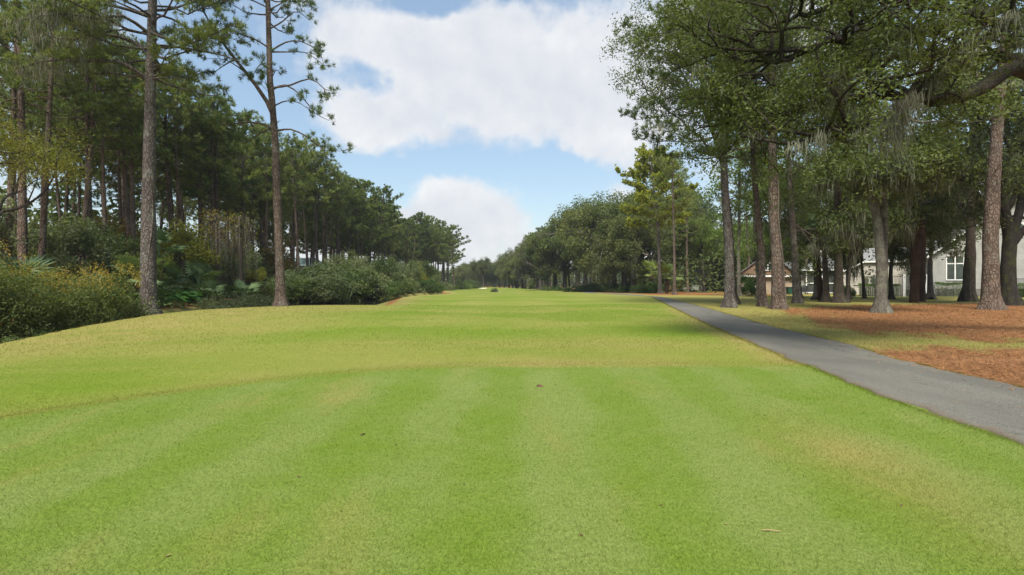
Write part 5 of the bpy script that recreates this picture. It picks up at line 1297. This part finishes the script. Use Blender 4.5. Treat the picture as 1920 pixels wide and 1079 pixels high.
# teal-roofed house deep in the left wood
x0_, y0_ = -.416 * 112, 112.0
hT = thing('teal_roofed_house', 'pale house with teal metal roof glimpsed through the left wood', 'house', (x0_, y0_, g1(x0_, y0_)), R(20))
part('wall', hT, 'trim', (0, 7.0, .6, 6, 0, 5.6)); b = Buf()
b.add([(-.7, -.2, 5.5), (7.7, -.2, 5.5), (7.7, 6.6, 5.5), (-.7, 6.6, 5.5), (1.2, 3.2, 7.3), (5.0, 3.2, 7.3)], [(0, 1, 5, 4), (1, 2, 5), (2, 3, 4, 5), (3, 0, 4), (3, 2, 1, 0)]); obj('roof', b.mesh('roof', M['roof_teal']), hT)
window(hT, 4.6, 5.6, 3.4, 4.9, .58, 2, 1); window(hT, 2.2, 3.2, 3.4, 4.9, .58, 2, 1)

# ------------------------------------------------------------------ clipped hedges before the houses
def hedge(o, x0, x1, y, h, label, wd=1.0, seed=0, group=None):
    r_ = np.random.default_rng(seed); b = Buf(); L = x1 - x0; n = int(L * 900)
    p = np.stack([r_.uniform(-L / 2, L / 2, n), r_.uniform(-wd / 2, wd / 2, n), h * (1 - r_.uniform(0, 1, n) ** 2.2)], 1)
    f = r_.integers(0, 3, n); p[f == 0, 2] = h * (1 + .04 * np.sin(p[f == 0, 0] * 3)); p[f == 1, 1] = -wd / 2
    leaves(b, p, r_, 1, .09, (.035, .075), 1, .5)
    w_ = Buf()
    for x in np.arange(-L / 2 + .3, L / 2, .7): tube(w_, [(x, 0, -.05), (x + .05, .05, h * .4), (x - .05, 0, h * .85)], [.03, .025, .012], 4)
    t = thing('hedge', label, 'hedge', local(o, (x0 + x1) / 2, y, 0), o.rotation_euler.z, 1.0, group)
    obj('stems', w_.mesh('hedge_stems', M['oak_bark']), t); obj('foliage', b.mesh('hedge_leaves', M['hedge']), t)
hedge(hD, 0.0, 3.4, -1.0, 1.5, 'clipped green hedge under the tall window', 1.1, 1)
hedge(hD, 5.0, 12.5, -2.6, 1.4, 'clipped hedge before the small railed porch', 1.1, 2)
hedge(dk, -7.6, -3.6, -2.4, 1.35, 'clipped hedge in front of the raised deck', 1.0, 3)
hedge(hA, 2.0, 8.0, -1.0, 1.7, 'dark hedge under the long grey roof', 1.4, 4)
hedge(hA, 8.6, 15.0, -9.0, 2.2, 'olive hedge right of the round oak', 1.6, 5)
shrub_at(*(np.array([.452, 1]) * 62), 2.9, 'upright dark green shrub between the leaning pine and the vine-wrapped pine', None, M['hedge'], .75, 1)
shrub_at(*(np.array([.432, 1]) * 70), 3.2, 'tall rounded shrub beside the white garden bench', None, M['hedge'], .8, 0)
shrub_at(*(np.array([.625, 1]) * 60), 1.5, 'small dark shrub left of the plain beige wall', None, M['hedge'], .9, 3)
shrub_at(*(np.array([-.032, 1]) * 125), 1.1, 'small dark bush alone on the far fairway', None, M['myrtle'], 1.3, 3)

# ------------------------------------------------------------------ grass blades, straw, fallen leaves
rg = np.random.default_rng(99)
def blades(N, dmin, dmax, hgt, wid, amin=-1.1, amax=1.1, where=None):
    d = dmin * (dmax / dmin) ** rg.uniform(0, 1, N); u = rg.uniform(amin, amax, N)
    x, y = u * d, d; te, ta, st = masks(x, y); k = (x < path_left(y) - .02) | (x > path_right(y) + .02)
    if where is not None: k &= where(x, y, st)
    x, y, d, te, ta, st = x[k], y[k], d[k], te[k], ta[k], st[k]; n = len(x)
    h = hgt * rg.uniform(.55, 1.25, n) * (1 + .5 * ta); wd_ = np.maximum(wid, d * .0006) * rg.uniform(.7, 1.3, n)
    a = rg.uniform(0, 6.28, n); s = np.stack([np.cos(a), np.sin(a), 0 * a], 1) * wd_[:, None] * .5
    b = rg.uniform(0, 6.28, n); ln = rg.uniform(.25, 1.2, n) * h
    p = np.stack([x, y, gz(x, y) - .002], 1); tip = p + np.stack([np.cos(b) * ln, np.sin(b) * ln, h], 1)
    V = np.stack([p - s, p + s, tip], 1).reshape(-1, 3)
    return V, n, (np.repeat(te, 3), np.repeat(ta, 3), np.repeat(st, 3))
def grass_obj(name, label, packs):
    B = Buf(); at = [[], [], []]
    for V, n_, a in packs:
        B.add(V, np.arange(n_ * 3).reshape(-1, 3))
        for q in range(3): at[q].append(a[q])
    o = obj(name, B.mesh(name, grass_m, dict(tee=np.concatenate(at[0]), tan=np.concatenate(at[1]), straw=np.concatenate(at[2]))), kind='stuff'); tag(o, label, 'grass')
grass_obj('mown_grass', 'short mown grass blades of the tee and the nearer fairway',
          [blades(360000, 2.2, 13, .016, .0022, where=lambda x, y, s: s < .5), blades(26000, 2.2, 8, .032, .0024, where=lambda x, y, s: s < .5), blades(105000, 13, 40, .035, .006, where=lambda x, y, s: (s < .6) & (x > near_x(y) - .3))])
# longer tufts along the path edges and the bank
def edge_grass(N):
    y = 4 * (60 / 4) ** rg.uniform(0, 1, N); sd_ = rg.random(N) < .5
    x = np.where(sd_, path_left(y) - np.abs(rg.normal(0, .07, N)) + .02, path_right(y) + np.abs(rg.normal(0, .08, N)) - .02)
    return x, y
x, y = edge_grass(26000); te, ta, st = masks(x, y); n_ = len(x)
h = .026 * rg.uniform(.3, 1.5, n_); a = rg.uniform(0, 6.28, n_); wd_ = np.maximum(.003, y * .0006); s = np.stack([np.cos(a), np.sin(a), 0 * a], 1) * wd_[:, None] * .5
p = np.stack([x, y, gz(x, y)], 1); tip = p + np.stack([rg.normal(0, .03, n_), rg.normal(0, .03, n_), h], 1)
grass_obj('edge_grass', 'ragged grass fringe along both edges of the cart path', [(np.stack([p - s, p + s, tip], 1).reshape(-1, 3), n_, (np.repeat(te, 3), np.repeat(np.maximum(ta, .35), 3), np.repeat(np.where(st > .5, .45, 0), 3)))])
# pine straw needles
N = 130000; d = 6 * (42 / 6) ** rg.uniform(0, 1, N); u = rg.uniform(.35, 1.1, N); x, y = u * d, d; te, ta, st = masks(x, y)
k = ((st > rg.uniform(.15, .75, N)) & (x > path_right(y))) | ((rg.random(N) < .10 * np.exp(-np.abs(path_right(y) - x) / .35)) & (x < path_right(y)) & (x > path_left(y)) & (y < 22)); x, y, d = x[k], y[k], d[k]; n_ = len(x)
a = rg.uniform(0, 6.28, n_); L = rg.uniform(.05, .13, n_); wd_ = np.maximum(.0025, d * .0005)
c0 = np.stack([x, y, gz(x, y) + np.where(x < path_right(y), .055, rg.uniform(.004, .035, n_))], 1); dv = np.stack([np.cos(a) * L, np.sin(a) * L, rg.normal(0, .015, n_)], 1); s = np.stack([-np.sin(a), np.cos(a), 0 * a], 1) * wd_[:, None]
B = Buf(); B.add(np.stack([c0 - dv, c0 + s, c0 + dv, c0 - s], 1).reshape(-1, 3), np.arange(n_ * 4).reshape(-1, 4))
o = obj('pine_straw', B.mesh('pine_straw', M['straw']), kind='stuff'); tag(o, 'loose orange pine needles carpeting the ground under the right-hand trees', 'pine straw')

# single fallen leaves and twigs
M['dead_leaf'] = simple_mat('dead_leaf', (0.07, 0.035, 0.02), (0.13, 0.07, 0.035), 30, .8)
M['pale_leaf'] = simple_mat('pale_dead_leaf', (0.30, 0.20, 0.09), (0.42, 0.30, 0.15), 30, .8)
lf = Buf(); v = []
for i_, (a, bq) in enumerate(((0, -.5), (.16, -.3), (.24, 0), (.15, .28), (0, .55))): v += [(-a, bq, .06 + a * .35), (0, bq, .03 + .05 * math.sin(bq * 4)), (a, bq, .05 + a * .5)]
lf.add(v, [q for r in range(4) for q in ((3 * r, 3 * r + 1, 3 * r + 4, 3 * r + 3), (3 * r + 1, 3 * r + 2, 3 * r + 5, 3 * r + 4))], True)
LF = lf.mesh('fallen_leaf', M['dead_leaf'])
def leaf_at(px, py, s, label, mat, grp=None):
    b = G(px, py); o = obj('fallen_leaf', LF, None, M[mat]); o.location = (b[0], b[1], b[2] + .006); o.rotation_euler = (rg.normal(0, .25), rg.normal(0, .25), rg.uniform(0, 6.28)); o.scale = (s, s, s); tag(o, label, 'leaf', grp)
leaf_at(1012, 726, .115, 'large dark brown dead leaf lying near the front edge of the tee', 'dead_leaf')
leaf_at(1042, 723, .06, 'small dark leaf right next to the large dead leaf', 'dead_leaf')
leaf_at(680, 818, .07, 'reddish dead leaf alone on the tee grass', 'dead_leaf'); leaf_at(316, 1050, .035, 'tiny pale leaf on the tee grass', 'pale_leaf')
leaf_at(1668, 690, .09, 'brown leaf on the grey asphalt path', 'dead_leaf')
for px, py in ((742, 838), (776, 828), (950, 825), (1015, 783), (975, 772), (1165, 910), (870, 910), (1240, 950), (640, 965), (1090, 1010), (420, 700), (300, 655), (140, 640), (340, 800), (1500, 870), (1690, 950), (560, 900), (1360, 990)):
    leaf_at(px, py, float(rg.uniform(.018, .035)), 'small brown leaf scrap on the mown grass', 'dead_leaf' if rg.random() < .6 else 'pale_leaf', 'leaf scraps on the mown grass')
b = G(1447, 1000); q = Buf(); tube(q, [(-.06, .01, .012), (-.01, 0, .016), (.05, -.012, .012)], [.003, .0035, .002], 5); o = obj('twig', q.mesh('twig', M['pale_leaf'])); o.location = b; tag(o, 'pale dry twig lying on the tee grass', 'twig')

# ------------------------------------------------------------------ thin summer haze
hm = bpy.data.materials.new('haze'); hm.use_nodes = True; hm.node_tree.nodes.clear(); n = NT(hm.node_tree)
pv = n.node('ShaderNodeVolumePrincipled'); pv.inputs['Color'].default_value = (.82, .88, .95, 1); pv.inputs['Density'].default_value = 0.00025; pv.inputs['Anisotropy'].default_value = 0.2
n.l.new(pv.outputs[0], n.node('ShaderNodeOutputMaterial').inputs['Volume'])
b = Buf(); box(b, -420, 420, -60, 620, -4, 40); o = obj('haze', b.mesh('haze', hm), kind='stuff'); tag(o, 'thin pale haze softening the far trees', 'haze')
